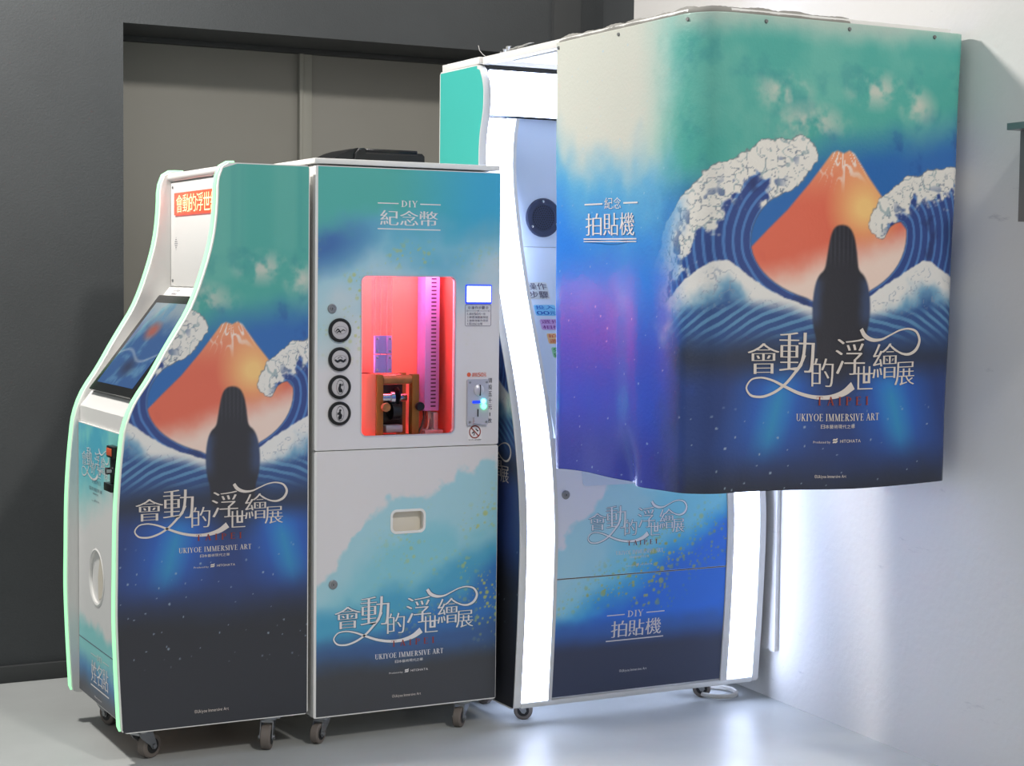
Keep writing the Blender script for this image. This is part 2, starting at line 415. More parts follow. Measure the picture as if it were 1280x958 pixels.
def curtain_paint(x, z):
    c = sea_poster(x, z, None)
    # the flank runs from a pale wash with painted-in sheen down to a clear blue
    n1 = fbm(x + 1, z, 5.0); n2 = fbm(x + 2, z + 3, 16.0)
    s = np.zeros_like(c); s[:] = (206, 208, 196)
    s = mix(s, (112, 196, 186), ss(0.30, 0.62, x + 0.10 * (n1 - .5)) * 0.8)
    dn = z + 0.20 * (n1 - .5) + 0.10 * np.abs(x - 0.30) * 1.2
    s = mix(s, (84, 168, 214), ss(1.70, 1.52, z + 0.22 * (n1 - .5) - 0.25 * np.clip(0.12 - x, 0, 1) * 2))
    s = mix(s, (24, 112, 226), ss(1.62, 1.34, z + 0.16 * (n1 - .5) - 0.5 * np.clip(0.10 - x, 0, 1)))
    s = mix(s, (26, 62, 190), ss(1.36, 1.15, z + 0.1 * (n1 - .5)))
    s = mix(s, (34, 46, 150), ss(1.02, 0.86, z))
    s = mix(s, (170, 205, 230), dots(x, z, 0.05, 0.4, 0.0034) * 0.6)
    t = ss(0.62, 0.44, x + 0.10 * (n2 - .5))
    return s * t[..., None] + c * (1 - t[..., None])
def side_paint(x, z):
    return sea_poster(1.057 + (x + 0.240) * 1.2, np.minimum(1.68 + (z - 1.215) * 1.07, 1.90), None)
def dots(x, z, cell, dens, rmax):
    """spatter: one jittered dot in some cells"""
    m = np.zeros_like(x); ix = np.floor(x / cell).astype(int); iz = np.floor(z / cell).astype(int)
    for dx in (-1, 0, 1):
        for dz in (-1, 0, 1):
            a, b = ix + dx, iz + dz
            h1 = _LAT[a % 257, b % 257]; h2 = _LAT[(a + 91) % 257, (b + 37) % 257]; h3 = _LAT[(a + 13) % 257, (b + 171) % 257]
            r = rmax * (0.25 + 0.75 * h3 ** 2) * (_LAT[(a + 55) % 257, (b + 7) % 257] < dens)
            m = np.maximum(m, ss(1.25, 0.75, np.hypot(x - (a + h1) * cell, z - (b + h2) * cell) / (r + 1e-6)) * (r > 0))
    return m
def gold(c, x, z, amt):
    amt = np.clip(amt, 0, 1) * ss(0.38, 0.62, fbm(x + 8, z, 7.0))
    d = np.maximum(dots(x, z, 0.014, 0.55, 0.0060), dots(x + 0.5, z + 0.3, 0.030, 0.45, 0.0095))
    return mix(c, (178, 184, 84), d * amt * 0.85)
def wash_upper(x, z):
    """upper coin-machine door: teal top fading to pale paper"""
    n1 = fbm(x + 5, z + 2, 5.0); n2 = fbm(x + 1, z + 9, 18.0)
    c = np.zeros(x.shape + (3,)); c[:] = (214, 210, 212)
    h = z + 0.22 * (n1 - .5) + 0.05 * (n2 - .5)
    c = mix(c, (160, 200, 214), ss(1.20, 1.36, h + 0.10 * (0.29 - x)))
    c = mix(c, (84, 168, 196), ss(1.32, 1.46, h + 0.05 * (0.29 - x)))
    c = mix(c, (40, 92, 160), np.clip(1.2 - np.hypot((x - 0.02) / 0.17, (z - 1.42 - 0.25 * x) / 0.09), 0, 1) * ss(0.3, 0.6, n1 + 0.2))
    c = mix(c, (120, 188, 206), np.clip(1 - np.hypot((x - 0.40) / 0.2, (z - 1.42) / 0.05), 0, 1) * 0.7)
    tl = np.zeros_like(c); tl[:] = (58, 164, 154); tl = mix(tl, (38, 160, 204), ss(0.20, 0.56, x));  # bluer and brighter towards the right: veiling glare painted into the ink
    tt = ss(1.44, 1.56, h)
    c = c * (1 - tt[..., None]) + tl * tt[..., None]
    c = mix(c, (140, 196, 206), np.clip(1 - np.hypot((x - 0.0) / 0.16, (z - 1.2) / 0.14), 0, 1) * 0.7)
    return gold(c, x, z, ss(1.46, 1.40, z) * ss(1.05, 1.25, z) * np.clip(1.3 - x * 2.0, 0.12, 1))
def wash_lower(x, z):
    n1 = fbm(x + 2, z + 6, 6.0); n2 = fbm(x + 7, z + 1, 24.0)
    c = np.zeros(x.shape + (3,)); c[:] = (214, 210, 211)
    edge = 0.46 + 0.30 * ss(0.0, 0.30, x) + 0.02 * np.sin(x * 14)
    h = edge - z + 0.10 * (n1 - .5) + 0.06 * (n2 - .5)
    c = mix(c, (150, 200, 212), ss(-0.010, 0.012, h))
    c = mix(c, (116, 190, 206), ss(0.04, 0.2, h) * ss(0.35, 0.65, n1 + 0.1))
    c = mix(c, (52, 150, 190), ss(0.42, 0.34, z - 0.28 * x + 0.14 * (n1 - .5)))
    c = mix(c, (24, 92, 176), ss(0.36, 0.28, z - 0.42 * (x - 0.2) + 0.12 * (n1 - .5)) * 0.9)
    c = mix(c, (34, 68, 124), ss(0.33, 0.26, z - 0.05 * x + 0.05 * (n1 - .5)) * 0.85)
    c = mix(c, (38, 40, 46), ss(0.28, 0.19, z + 0.05 * (n1 - .5)))
    return gold(c, x, z, ss(0.22, 0.34, z) * ss(0.66, 0.5, z - 0.2 * x) * ss(0.12, 0.45, x))
def wash_booth(x, z):
    u = (x - 0.742) / 0.61
    n1 = fbm(x + 3, z + 4, 6.0); n2 = fbm(x + 5, z + 8, 24.0)
    c = np.zeros(x.shape + (3,)); c[:] = (234, 236, 248)
    h = u * 0.9 + (0.60 - z) * 1.2 + 0.22 * (n1 - .5) + 0.10 * (n2 - .5)
    c = mix(c, (170, 228, 246), ss(0.06, 0.10, h))
    c = mix(c, (118, 214, 244), ss(0.20, 0.55, h) * ss(0.3, 0.6, n1 + .15))
    q = z - 0.34 * (u - 0.35) + 0.14 * (n1 - .5)
    c = mix(c, (50, 170, 240), ss(0.46, 0.38, q)); c = mix(c, (24, 108, 236), ss(0.41, 0.32, q))
    c = mix(c, (36, 84, 170), ss(0.33, 0.27, z + 0.05 * (n1 - .5)) * 0.8)
    c = mix(c, (38, 46, 74), ss(0.28, 0.20, z + 0.03 * (n1 - .5)))
    return gold(c, x, z, ss(0.27, 0.36, z) * ss(0.16, 0.02, np.abs(q - 0.36)) * 1.2)
def wash_kiosk(y, z):
    n1 = fbm(y + 3, z + 14, 6.0); n2 = fbm(y + 15, z + 8, 24.0)
    c = np.zeros(y.shape + (3,)); c[:] = (222, 222, 220)
    c = mix(c, (112, 206, 204), ss(0.62, 0.82, z + 0.10 * (n1 - .5) + 0.2 * (y - 0.3)))
    c = mix(c, (60, 170, 200), ss(0.45, 0.7, n1) * ss(0.66, 0.84, z))
    c = mix(c, (126, 206, 206), ss(0.36, 0.30, z + 0.12 * (n1 - .5) + 0.04 * (n2 - .5)))
    c = mix(c, (48, 110, 180), ss(0.24, 0.16, z + 0.06 * (n1 - .5)) * 0.9)
    return mix(c, (66, 68, 76), ss(0.19, 0.11, z + 0.05 * (n1 - .5)))
def screen_paint(u, v):
    n = fbm(u * 2, v * 2, 3.0); c = np.zeros(u.shape + (3,)); c[:] = (30, 82, 150)
    c = mix(c, (150, 172, 182), ss(0.55, 0.95, v + 0.2 * (n - .5)))
    c = mix(c, (90, 150, 190), ss(0.5, 0.75, n) * 0.8)
    c = mix(c, (178, 84, 70), np.clip(1.3 - np.hypot((u - 0.45) / 0.2, (v - 0.66) / 0.13) * 1.2, 0, 1))
    c = mix(c, (20, 30, 64), np.clip(1.2 - np.hypot((u - 0.5) / 0.2, (v - 0.22) / 0.13), 0, 1) * 0.8)
    return mix(c, (190, 200, 212), ss(0.03, 0.0, np.abs(v - 0.36 - 0.06 * np.sin(u * 7))) * 0.6)

def print_sheet(name, parent, nu, nv, place, painter, material, holes=(), cell=0.003):
    """a printed sheet: nu x nv cells; place(u,v arrays 0..1) -> (X,Y,Z,a,b), a,b = painter coordinates; holes: functions of (a,b), negative inside"""
    u, v = np.meshgrid(np.linspace(0, 1, nu + 1), np.linspace(0, 1, nv + 1))
    X, Y, Z, a, b = place(u, v)
    keep = np.ones((nv, nu), bool)
    for hole in holes:
        h = hole(a, b)
        hc = (h[:-1, :-1] + h[1:, :-1] + h[:-1, 1:] + h[1:, 1:]) / 4
        keep &= hc > 0
        # pull the ragged rim onto the outline
        e = 1e-4
        for _ in range(2):
            h = hole(a, b)
            ga = (hole(a + e, b) - hole(a - e, b)) / (2 * e); gb = (hole(a, b + e) - hole(a, b - e)) / (2 * e)
            near = np.abs(h) < cell * 0.75
            used = np.zeros_like(near); used[:-1, :-1] |= keep; used[1:, :-1] |= keep; used[:-1, 1:] |= keep; used[1:, 1:] |= keep
            mv = near & (h < 0) & used
            da = np.where(mv, -h * ga, 0); db = np.where(mv, -h * gb, 0)
            X, Y, Z, a, b = X + hole.da[0] * da + hole.db[0] * db, Y + hole.da[1] * da + hole.db[1] * db, Z + hole.da[2] * da + hole.db[2] * db, a + da, b + db
    col = lin(np.clip(30 + 0.86 * painter(a, b), 0, 255)).reshape(-1, 3)  # blacks lifted: a hazy fade put into every print colour
    off = root_of(parent).location
    co = np.stack([X - off.x, Y - off.y, Z - off.z], -1).reshape(-1, 3)
    idx = np.arange((nu + 1) * (nv + 1)).reshape(nv + 1, nu + 1)
    q = np.stack([idx[:-1, :-1], idx[:-1, 1:], idx[1:, 1:], idx[1:, :-1]], -1)[keep]
    me = bpy.data.meshes.new(name)
    me.vertices.add(len(co)); me.vertices.foreach_set('co', co.ravel().astype(np.float32))
    me.loops.add(q.size); me.loops.foreach_set('vertex_index', q.ravel().astype(np.int32))
    me.polygons.add(len(q)); me.polygons.foreach_set('loop_start', (np.arange(len(q)) * 4).astype(np.int32))
    me.update(calc_edges=True)
    at = me.color_attributes.new('print', 'FLOAT_COLOR', 'POINT')
    at.data.foreach_set('color', np.concatenate([col, np.ones((len(col), 1))], 1).ravel().astype(np.float32))
    me.polygons.foreach_set('use_smooth', np.ones(len(q), bool))
    if not keep.all():
        bm = bmesh.new(); bm.from_mesh(me)
        bmesh.ops.delete(bm, geom=[vv for vv in bm.verts if not vv.link_faces], context='VERTS'); bm.to_mesh(me); bm.free()
    me.materials.append(M[material])
    o = bpy.data.objects.new(name, me); COL.objects.link(o); o.parent = parent
    return o
def rr_hole(x0, x1, z0, z1, r, da=(1, 0, 0), db=(0, 0, 1)):
    def h(a, b):
        qx = np.abs(a - (x0 + x1) / 2) - (x1 - x0) / 2 + r; qz = np.abs(b - (z0 + z1) / 2) - (z1 - z0) / 2 + r
        return np.hypot(np.maximum(qx, 0), np.maximum(qz, 0)) + np.minimum(np.maximum(qx, qz), 0) - r
    h.da = da; h.db = db
    return h

# ------------------------------------------------------------------ lettering
_tc = bpy.data.curves.new('glyph_source', 'FONT'); _to = bpy.data.objects.new('glyph_source', _tc); COL.objects.link(_to)
_tc.resolution_u = 3
_GL = {}
def glyph(ch, thin=0.0):
    k = (ch, thin)
    if k not in _GL:
        _tc.offset = -thin; _tc.body = ch; bpy.context.view_layer.update()
        ev = _to.evaluated_get(bpy.context.evaluated_depsgraph_get()); me = ev.to_mesh()
        vs = np.array([v.co[:2] for v in me.vertices]).reshape(-1, 2); fs = [tuple(p.vertices) for p in me.polygons]
        ev.to_mesh_clear()
        _tc.body = ch + ch; _GL[k] = (vs, fs)
    return _GL[k]
class Ink:
    """flat lettering in a local plane: p = (a, b); place(a, b) -> xyz"""
    def __init__(s): s.v = []; s.f = []; s.h = []; s.k = 0
    def add(s, vs, fs):
        n = len(s.v); s.v += [(float(a), float(b)) for a, b in vs]; s.f += [tuple(i + n for i in f) for f in fs]
        s.k = (s.k + 1) % 11; s.h += [s.k * 4e-5] * len(vs)
    def quad(s, a0, b0, a1, b1): s.add([(a0, b0), (a1, b0), (a1, b1), (a0, b1)], [(0, 1, 2, 3)])
    def han(s, ch, a0, a1, b0, b1, thin=0.014, smear=0.026):
        """a character fitted to a box; thinned, then spread sideways so that the uprights are heavier than the level strokes"""
        vs, fs = glyph(ch, thin)
        if not len(vs): return
        lo = vs.min(0); hi = vs.max(0)
        if hi[1] - lo[1] < 0.3: lo = np.array([0.05, -0.05]); hi = np.array([0.95, 0.85])
        q = (vs - lo) / (hi - lo)
        for d in ((-smear, 0, smear) if smear else (0,)):
            s.add([(a0 + (p[0] + d) * (a1 - a0), b0 + p[1] * (b1 - b0)) for p in q], fs)
    def row(s, text, a0, a1, b0, b1, gap=0.12, **k):
        n = len(text); wd = (a1 - a0) / (n + (n - 1) * gap)
        for i, ch in enumerate(text): s.han(ch, a0 + i * wd * (1 + gap), a0 + i * wd * (1 + gap) + wd, b0, b1, **k)
    def sans(s, text, a0, a1, b, h, bold=0.0):
        """a line in the plain face stretched to run from a0 to a1, cap height h"""
        adv = []; x = 0
        for ch in text:
            if ch == ' ': adv.append((None, x)); x += 0.3; continue
            vs, fs = glyph(ch, -bold); adv.append(((vs, fs), x - vs[:, 0].min())); x += vs[:, 0].max() - vs[:, 0].min() + 0.09
        k = (a1 - a0) / (x - 0.09)
        for g, px in adv:
            if g: s.add([(a0 + (p[0] + px) * k, b + p[1] * h / 0.7) for p in g[0]], g[1])
    # a serif alphabet drawn from stems, hairlines and bowls
    def serif(s, text, a0, a1, b, h, track=0.10):
        W, T, SF = 0.15, 0.045, 0.07
        def poly(p): return (p, [tuple(range(len(p)))])
        def rect(x0, y0, x1, y1): return poly([(x0, y0), (x1, y0), (x1, y1), (x0, y1)])
        def stem(x, w=W, y0=0, y1=1, sb=True, st=True):
            o = [rect(x - w / 2, y0, x + w / 2, y1)]
            if sb: o.append(rect(x - w / 2 - SF, y0, x + w / 2 + SF, y0 + T))
            if st: o.append(rect(x - w / 2 - SF, y1 - T, x + w / 2 + SF, y1))
            return o
        def diag(x0, y0, x1, y1, wd): return poly([(x0 - wd / 2, y0), (x0 + wd / 2, y0), (x1 + wd / 2, y1), (x1 - wd / 2, y1)])
        def top(x, w=W): return rect(x - w / 2 - SF, 1 - T, x + w / 2 + SF, 1)
        def bot(x, w=W): return rect(x - w / 2 - SF, 0, x + w / 2 + SF, T)
        def arc(cx, cy, rx, ry, wx, wy, t0, t1, n=14):
            v = []
            for i in range(n + 1):
                t = math.radians(t0 + (t1 - t0) * i / n)
                v += [(cx + rx * math.cos(t), cy + ry * math.sin(t)), (cx + (rx - wx) * math.cos(t), cy + (ry - wy) * math.sin(t))]
            return (v, [(2 * i, 2 * i + 2, 2 * i + 3, 2 * i + 1) for i in range(n)])
        def rib(pts):
            v = []
            for i, (x, y, wd) in enumerate(pts):
                j0, j1 = max(i - 1, 0), min(i + 1, len(pts) - 1)
                dx, dy = pts[j1][0] - pts[j0][0], pts[j1][1] - pts[j0][1]; L = math.hypot(dx, dy)
                v += [(x - dy / L * wd / 2, y + dx / L * wd / 2), (x + dy / L * wd / 2, y - dx / L * wd / 2)]
            return (v, [(2 * i, 2 * i + 1, 2 * i + 3, 2 * i + 2) for i in range(len(pts) - 1)])
        A = {
         'I': (stem(.16), .32),
         'D': (stem(.16) + [arc(.16, .5, .56, .5, W, T, -90, 90)], .76),
         'Y': ([diag(.34, .42, .10, 1, W), diag(.34, .42, .60, 1, T * 1.3), top(.10), top(.60, T), rect(.34 - W / 2, 0, .34 + W / 2, .45), bot(.34)], .70),
         'U': ([rect(.10, .3, .10 + W, 1), top(.175), rect(.62, .3, .62 + T * 1.3, 1), top(.64, T), arc(.39, .30, .29, .30, T * 2.4, T * 1.2, 180, 360)], .74),
         'K': (stem(.16) + [diag(.22, .42, .58, 1, T * 1.6), diag(.60, 0, .30, .55, W), top(.58, T), bot(.61)], .72),
         'O': ([arc(.40, .5, .40, .5, W, T, 0, 360, 28)], .80),
         'E': (stem(.16) + [rect(.16, 0, .58, T), rect(.16, 1 - T, .55, 1), rect(.16, .49, .46, .49 + T), rect(.55, 0, .58, .22), rect(.52, .80, .55, 1), rect(.44, .40, .465, .62)], .62),
         'M': ([rect(.12, 0, .12 + T, 1), bot(.14, T), top(.12, T), diag(.46, 0, .17, 1, W), diag(.46, 0, .76, 1, T * 1.3), rect(.72, 0, .72 + W, 1), bot(.795), top(.80)], .94),
         'R': (stem(.16) + [arc(.16, .74, .42, .26, W * .9, T, -90, 90), diag(.60, 0, .34, .5, W), bot(.62)], .70),
         'P': (stem(.16) + [arc(.16, .72, .44, .28, W * .9, T, -90, 90)], .62),
         'S': ([rib([(.46, .76, .05), (.42, .91, .06), (.28, .97, .06), (.14, .90, .10), (.11, .74, .14), (.20, .60, .16), (.34, .47, .17), (.43, .33, .16), (.44, .18, .13), (.36, .06, .08), (.22, .02, .06), (.10, .08, .05), (.06, .24, .05)])], .50),
         'V': ([diag(.36, 0, .12, 1, W), diag(.36, 0, .62, 1, T * 1.4), top(.12), top(.62, T)], .72),
         'A': ([diag(.10, 0, .35, 1, T * 1.4), diag(.60, 0, .35, 1, W), bot(.10, T), bot(.60), rect(.18, .32, .52, .32 + T)], .70),
         'T': ([rect(.31 - W / 2, 0, .31 + W / 2, 1), bot(.31), rect(.02, 1 - T, .60, 1), rect(.02, .78, .05, 1), rect(.57, .78, .60, 1)], .62),
        }
        tot = sum(0.32 if ch == ' ' else A[ch][1] + track for ch in text) - track
        k = (a1 - a0) / tot; x = a0
        for ch in text:
            if ch == ' ': x += 0.32 * k; continue
            for vs, fs in A[ch][0]: s.add([(x + p[0] * k, b + p[1] * h) for p in vs], fs)
            x += (A[ch][1] + track) * k
    def ribbon(s, ctrl, n=70):
        """ctrl: (a, b, width); the pen stays level-ended"""
        c = curve_pts(ctrl, n); v = []
        for i in range(n):
            t = c[min(i + 1, n - 1), :2] - c[max(i - 1, 0), :2]; t = t / (np.linalg.norm(t) + 1e-9); nn = np.array([-t[1], t[0]]) * c[i, 2] / 2
            v += [tuple(c[i, :2] + nn), tuple(c[i, :2] - nn)]
        s.add(v, [(2 * i, 2 * i + 1, 2 * i + 3, 2 * i + 2) for i in range(n - 1)])
    def ring(s, a, b, r, t, n=28, kb=1.0):
        v = []
        for i in range(n):
            w_ = 2 * math.pi * i / n; v += [(a + r * math.cos(w_), b + kb * r * math.sin(w_)), (a + (r - t) * math.cos(w_), b + kb * (r - t) * math.sin(w_))]
        s.add(v, [(2 * i, (2 * i + 2) % (2 * n), (2 * i + 3) % (2 * n), 2 * i + 1) for i in range(n)])
    def disc(s, a, b, r, n=20, kb=1.0):
        s.add([(a + r * math.cos(2 * math.pi * i / n), b + kb * r * math.sin(2 * math.pi * i / n)) for i in range(n)], [tuple(range(n))])
    def put(s, name, m, parent, place, label=None, layer=1.0):
        off = root_of(parent).location
        me = bpy.data.meshes.new(name)
        e = 2e-3; co = []
        for (a, b), h in zip(s.v, s.h):
            p = Vector(place(a, b)); nn = (Vector(place(a + e, b)) - p).cross(Vector(place(a, b + e)) - p).normalized()
            co.append(tuple(p + nn * h * layer - off))
        me.from_pydata(co, [], s.f); me.update()
        me.materials.append(M[m]); o = bpy.data.objects.new(name, me); COL.objects.link(o); o.parent = parent
        if label: o['label'] = label
        return o
def on_front(ax, az, sx, y, sz=None):
    """local metres -> a plane facing the visitor (x right, z up)"""
    sz = sz or sx
    return lambda a, b: (ax + a * sx, y(az + b * sz) if callable(y) else y, az + b * sz)
# exhibition title: local metres around the middle of the English line
UX, UY = 6.2e-4, 4.83e-4
def lx(p): return (p - 530) * UX
def lz(p): return (545 - p) * UY
def title(parent, place, ink='ink_cream', red='ink_red', small='ink_cream', shadow=None, prod=True):
    t = Ink()
    for ch, x0, x1, y0, y1 in (('會', 66, 220, 315, 155), ('動', 226, 398, 308, 96), ('的', 390, 498, 383, 232), ('浮', 512, 664, 318, 124), ('世', 614, 712, 398, 272), ('繪', 712, 842, 342, 152), ('展', 832, 940, 383, 256)):
        t.han(ch, lx(x0), lx(x1), lz(y0), lz(y1), thin=0.016, smear=0.022)
    P = lambda L: [(lx(x), lz(y), wd * UX) for x, y, wd in L]
    t.ribbon(P([(352, 215, 15), (335, 260, 14), (300, 315, 13), (250, 375, 12), (190, 418, 11), (120, 436, 10), (75, 422, 9), (58, 388, 8), (78, 348, 7), (125, 335, 7), (180, 347, 9), (250, 382, 12), (330, 420, 14), (420, 440, 16), (500, 435, 20), (560, 412, 28), (604, 376, 36)]), 90)
    t.ribbon(P([(642, 72, 18), (660, 105, 20), (700, 130, 16), (750, 130, 10), (800, 106, 7), (850, 82, 7), (905, 76, 8), (948, 96, 11), (966, 140, 14), (950, 188, 15), (910, 214, 12), (870, 211, 9), (835, 192, 7), (812, 172, 6)]), 80)
    if shadow:                                   # soft-looking darker edge printed under the characters
        for da, db, q in ((0.0028, -0.0030, 0), (-0.0022, -0.0022, 1), (0.0026, 0.0020, 2)):
            def under(a, b, da=da, db=db, q=q):
                p = Vector(place(a + da, b + db)); nn = (Vector(place(a + .002, b)) - Vector(place(a, b))).cross(Vector(place(a, b + .002)) - Vector(place(a, b))).normalized()
                return tuple(p - nn * (0.00042 - q * 0.0001))
            t.put('lettering', shadow, parent, under, layer=0.15)
    t2 = t.put('lettering', ink, parent, lambda a, b: place(a, b), None)
    r = Ink(); r.serif('TAIPEI', lx(415), lx(690), lz(482), 46 * UY, track=0.42); r.put('lettering', red, parent, place)
    e = Ink(); e.serif('UKIYOE IMMERSIVE ART', lx(313), lx(748), lz(566), 38 * UY)
    e.row('日本藝術現代之華', lx(440), lx(617), lz(607), lz(586), gap=0.1, thin=0.0, smear=0)
    if prod:
        e.sans('Produced by', lx(403), lx(490), lz(685), 12 * UY); e.sans('HITOHATA', lx(540), lx(650), lz(683), 17 * UY)
        for q in (0, 1):
            o_ = -13 * q
            e.ribbon([(lx(502), lz(684 + o_), 4 * UX), (lx(508), lz(679 + o_), 7 * UX), (lx(514), lz(680 + o_), 7 * UX), (lx(520), lz(679 + o_), 7 * UX), (lx(526), lz(672 + o_), 4 * UX)], 12)
    e.put('lettering', small, parent, place)
    return t2
def copyright_line(parent, place, a0, a1, b, h):
    e = Ink(); e.sans('©Ukiyoe Immersive Art', a0, a1, b, h); e.put('lettering', 'ink_cream', parent, place)

# ------------------------------------------------------------------ the setting
struct(G().box(-7, 3.2, -7, 1.9, -0.05, 0.0).obj('floor', 'floor'))
g = G()
g.box(-7, -0.221, 1.171, 1.70, 0.0, 4.6); g.box(-0.221, 1.385, 1.171, 1.70, 2.168, 4.6); g.box(1.385, 2.2, 1.171, 1.70, 0.0, 4.6)
wb = struct(g.obj('wall_back', 'wall_dark'))
g = G(); g.box(1.397, 1.51, 1.150, 1.171, 0, 4.6); g.obj('pilaster', 'wall_dark2', wb)
struct(G().box(-7, -0.225, 1.152, 1.171, 0.0, 0.055, 0.003).obj('baseboard_back', 'wall_dark2'))
# recessed double door
dr = bpy.data.objects.new('door_1', None); COL.objects.link(dr); dr.location = (0.5, 1.5, 0); dr['kind'] = 'structure'
G().box(-0.23, 0.520, 1.505, 1.545, 0.0, 2.162, 0.003).obj('door_leaf', 'door', dr)
G().box(0.572, 1.39, 1.505, 1.545, 0.0, 2.162, 0.003).obj('door_leaf', 'door', dr)
G().box(0.520, 0.536, 1.485, 1.54, 0.0, 2.162, 0.004).box(0.536, 0.572, 1.495, 1.54, 0.0, 2.162, 0.002).obj('meeting_stile', 'door_trim', dr)
G().box(-0.23, 1.39, 1.47, 1.545, 2.150, 2.170, 0.002).obj('door_head', 'wall_dark2', dr)
# right wall: slightly out of square with the machines
def wx(y): return 1.545 + 0.064 * y
g = G(); quadp = lambda y0, y1, t0, t1: [(wx(y0) + t0, y0), (wx(y1) + t0, y1), (wx(y1) + t1, y1), (wx(y0) + t1, y0)]
g.slab([quadp(-4.0, 0.925, 0.0, 0.15)], 0.0, 4.6, lambda a, b, t: (a, b, t))
wr = struct(g.obj('wall_right', 'wall_white'))
g = G(); g.slab([quadp(0.925, 1.171, 0.0, 0.15)], 0.0, 4.6, lambda a, b, t: (a, b, t)); struct(g.obj('wall_right_end', 'wall_dark'))
# plaster facing that stops short of the floor, its lower edge broken
g = G()
ys = np.linspace(-0.115, 0.30, 24); zs = 0.165 + 0.012 * np.array([random.uniform(-1, 1) for _ in ys])
n = len(ys); vs = []
for t in (-0.014, 0.0):
    vs += [(wx(y) + t, y, z) for y, z in zip(ys, zs)] + [(wx(y) + t, y, 1.85) for y in ys]
fs = []
for i in range(n - 1):
    fs += [(i, i + 1, n + i + 1, n + i), (2 * n + i + 1, 2 * n + i, 3 * n + i, 3 * n + i + 1), (i, 2 * n + i, 2 * n + i + 1, i + 1), (n + i + 1, 3 * n + i + 1, 3 * n + i, n + i)]
fs += [(0, n, 3 * n, 2 * n), (n - 1, 3 * n - 1, 4 * n - 1, 2 * n - 1)]
g.add(vs, fs); g.obj('plaster_facing', 'wall_white', wr)
# steel box on the wall at the picture's edge
sb = thing('wall_box', 'brushed steel box with an overhanging top plate fixed to the white wall', 'box', (1.44, -1.45, 1.50))
def wall_box(g, y0, y1, t0, t1, z0, z1):
    g.slab([[(wx(y0) - t0, y0), (wx(y1) - t0, y1), (wx(y1) - t1, y1), (wx(y0) - t1, y0)]], z0, z1, lambda a, b, t: (a, b, t)); return g
wall_box(G(), -1.60, -1.295, 0.001, 0.085, 1.494, 1.722).obj('body', 'steel', sb)
wall_box(G(), -1.63, -1.272, 0.001, 0.110, 1.723, 1.740).obj('top_plate', 'zinc', sb)
wall_box(G(), -1.295, -1.283, 0.030, 0.055, 1.597, 1.632).obj('hinge', 'zinc', sb)

# ------------------------------------------------------------------ casters
def caster_meshes(scale=1.0):
    R_, W_ = 0.029 * scale, 0.024 * scale
    f = G(); top = 0.078 * scale
    f.box(-0.033 * scale, 0.033 * scale, -0.033 * scale, 0.033 * scale, top - 0.004, top, 0.001)
    f.cyl((0, 0, top - 0.012 * scale), (0, 0, top - 0.004), 0.022 * scale, n=20)
    for sx in (-1, 1):
        x0 = sx * (W_ / 2 + 0.002); x1 = sx * (W_ / 2 + 0.0045)
        out = [(-0.022 * scale, top - 0.012 * scale), (0.022 * scale, top - 0.012 * scale), (0.034 * scale, R_ + 0.008), (0.036 * scale, R_ - 0.002), (0.030 * scale, R_ - 0.010), (0.022 * scale, R_ - 0.008), (0.014 * scale, R_ + 0.004), (-0.012 * scale, top - 0.026 * scale)]
        f.slab([out], min(x0, x1), max(x0, x1), lambda a, b, t: (t, a, b))
    f.box(-W_ / 2 - 0.004, W_ / 2 + 0.004, -0.022 * scale, 0.022 * scale, top - 0.016 * scale, top - 0.011 * scale)
    cy = 0.026 * scale
    wl = G().lathe((0, cy, R_), (1, 0, 0), [(-W_ / 2, R_ * 0.60), (-W_ / 2, R_ * 0.90), (-W_ / 2 + 0.003, R_), (W_ / 2 - 0.003, R_), (W_ / 2, R_ * 0.90), (W_ / 2, R_ * 0.60)], 32)
    hb = G().lathe((0, cy, R_), (1, 0, 0), [(-W_ / 2 - 0.001, R_ * 0.2), (-W_ / 2 - 0.001, R_ * 0.62), (W_ / 2 + 0.001, R_ * 0.62), (W_ / 2 + 0.001, R_ * 0.2)], 24)
    ax = G().cyl((-W_ / 2 - 0.009, cy, R_), (W_ / 2 + 0.009, cy, R_), 0.006 * scale, n=10)
    return f, wl, hb, ax
_cast = {}
def caster(parent, x, y, rot, scale=1.0):
    if scale not in _cast:
        f, wl, hb, ax = caster_meshes(scale)
        objs = [gg.obj(nm, mm) for gg, nm, mm in ((f, 'caster', 'zinc'), (wl, 'wheel', 'rubber'), (hb, 'hub', 'hubm'), (ax, 'axle_bolt', 'zinc'))]
        _cast[scale] = [o.data for o in objs]
        for o in objs: bpy.data.objects.remove(o)
    me = _cast[scale]; off = root_of(parent).location
    c = bpy.data.objects.new('caster', me[0]); COL.objects.link(c); c.parent = parent
    c.location = (x - off.x, y - off.y, 0 - off.z); c.rotation_euler = (0, 0, math.radians(rot))
    for nm, mm in (('wheel', me[1]), ('hub', me[2]), ('axle_bolt', me[3])):
        o = bpy.data.objects.new(nm, mm); COL.objects.link(o); o.parent = c
    return c

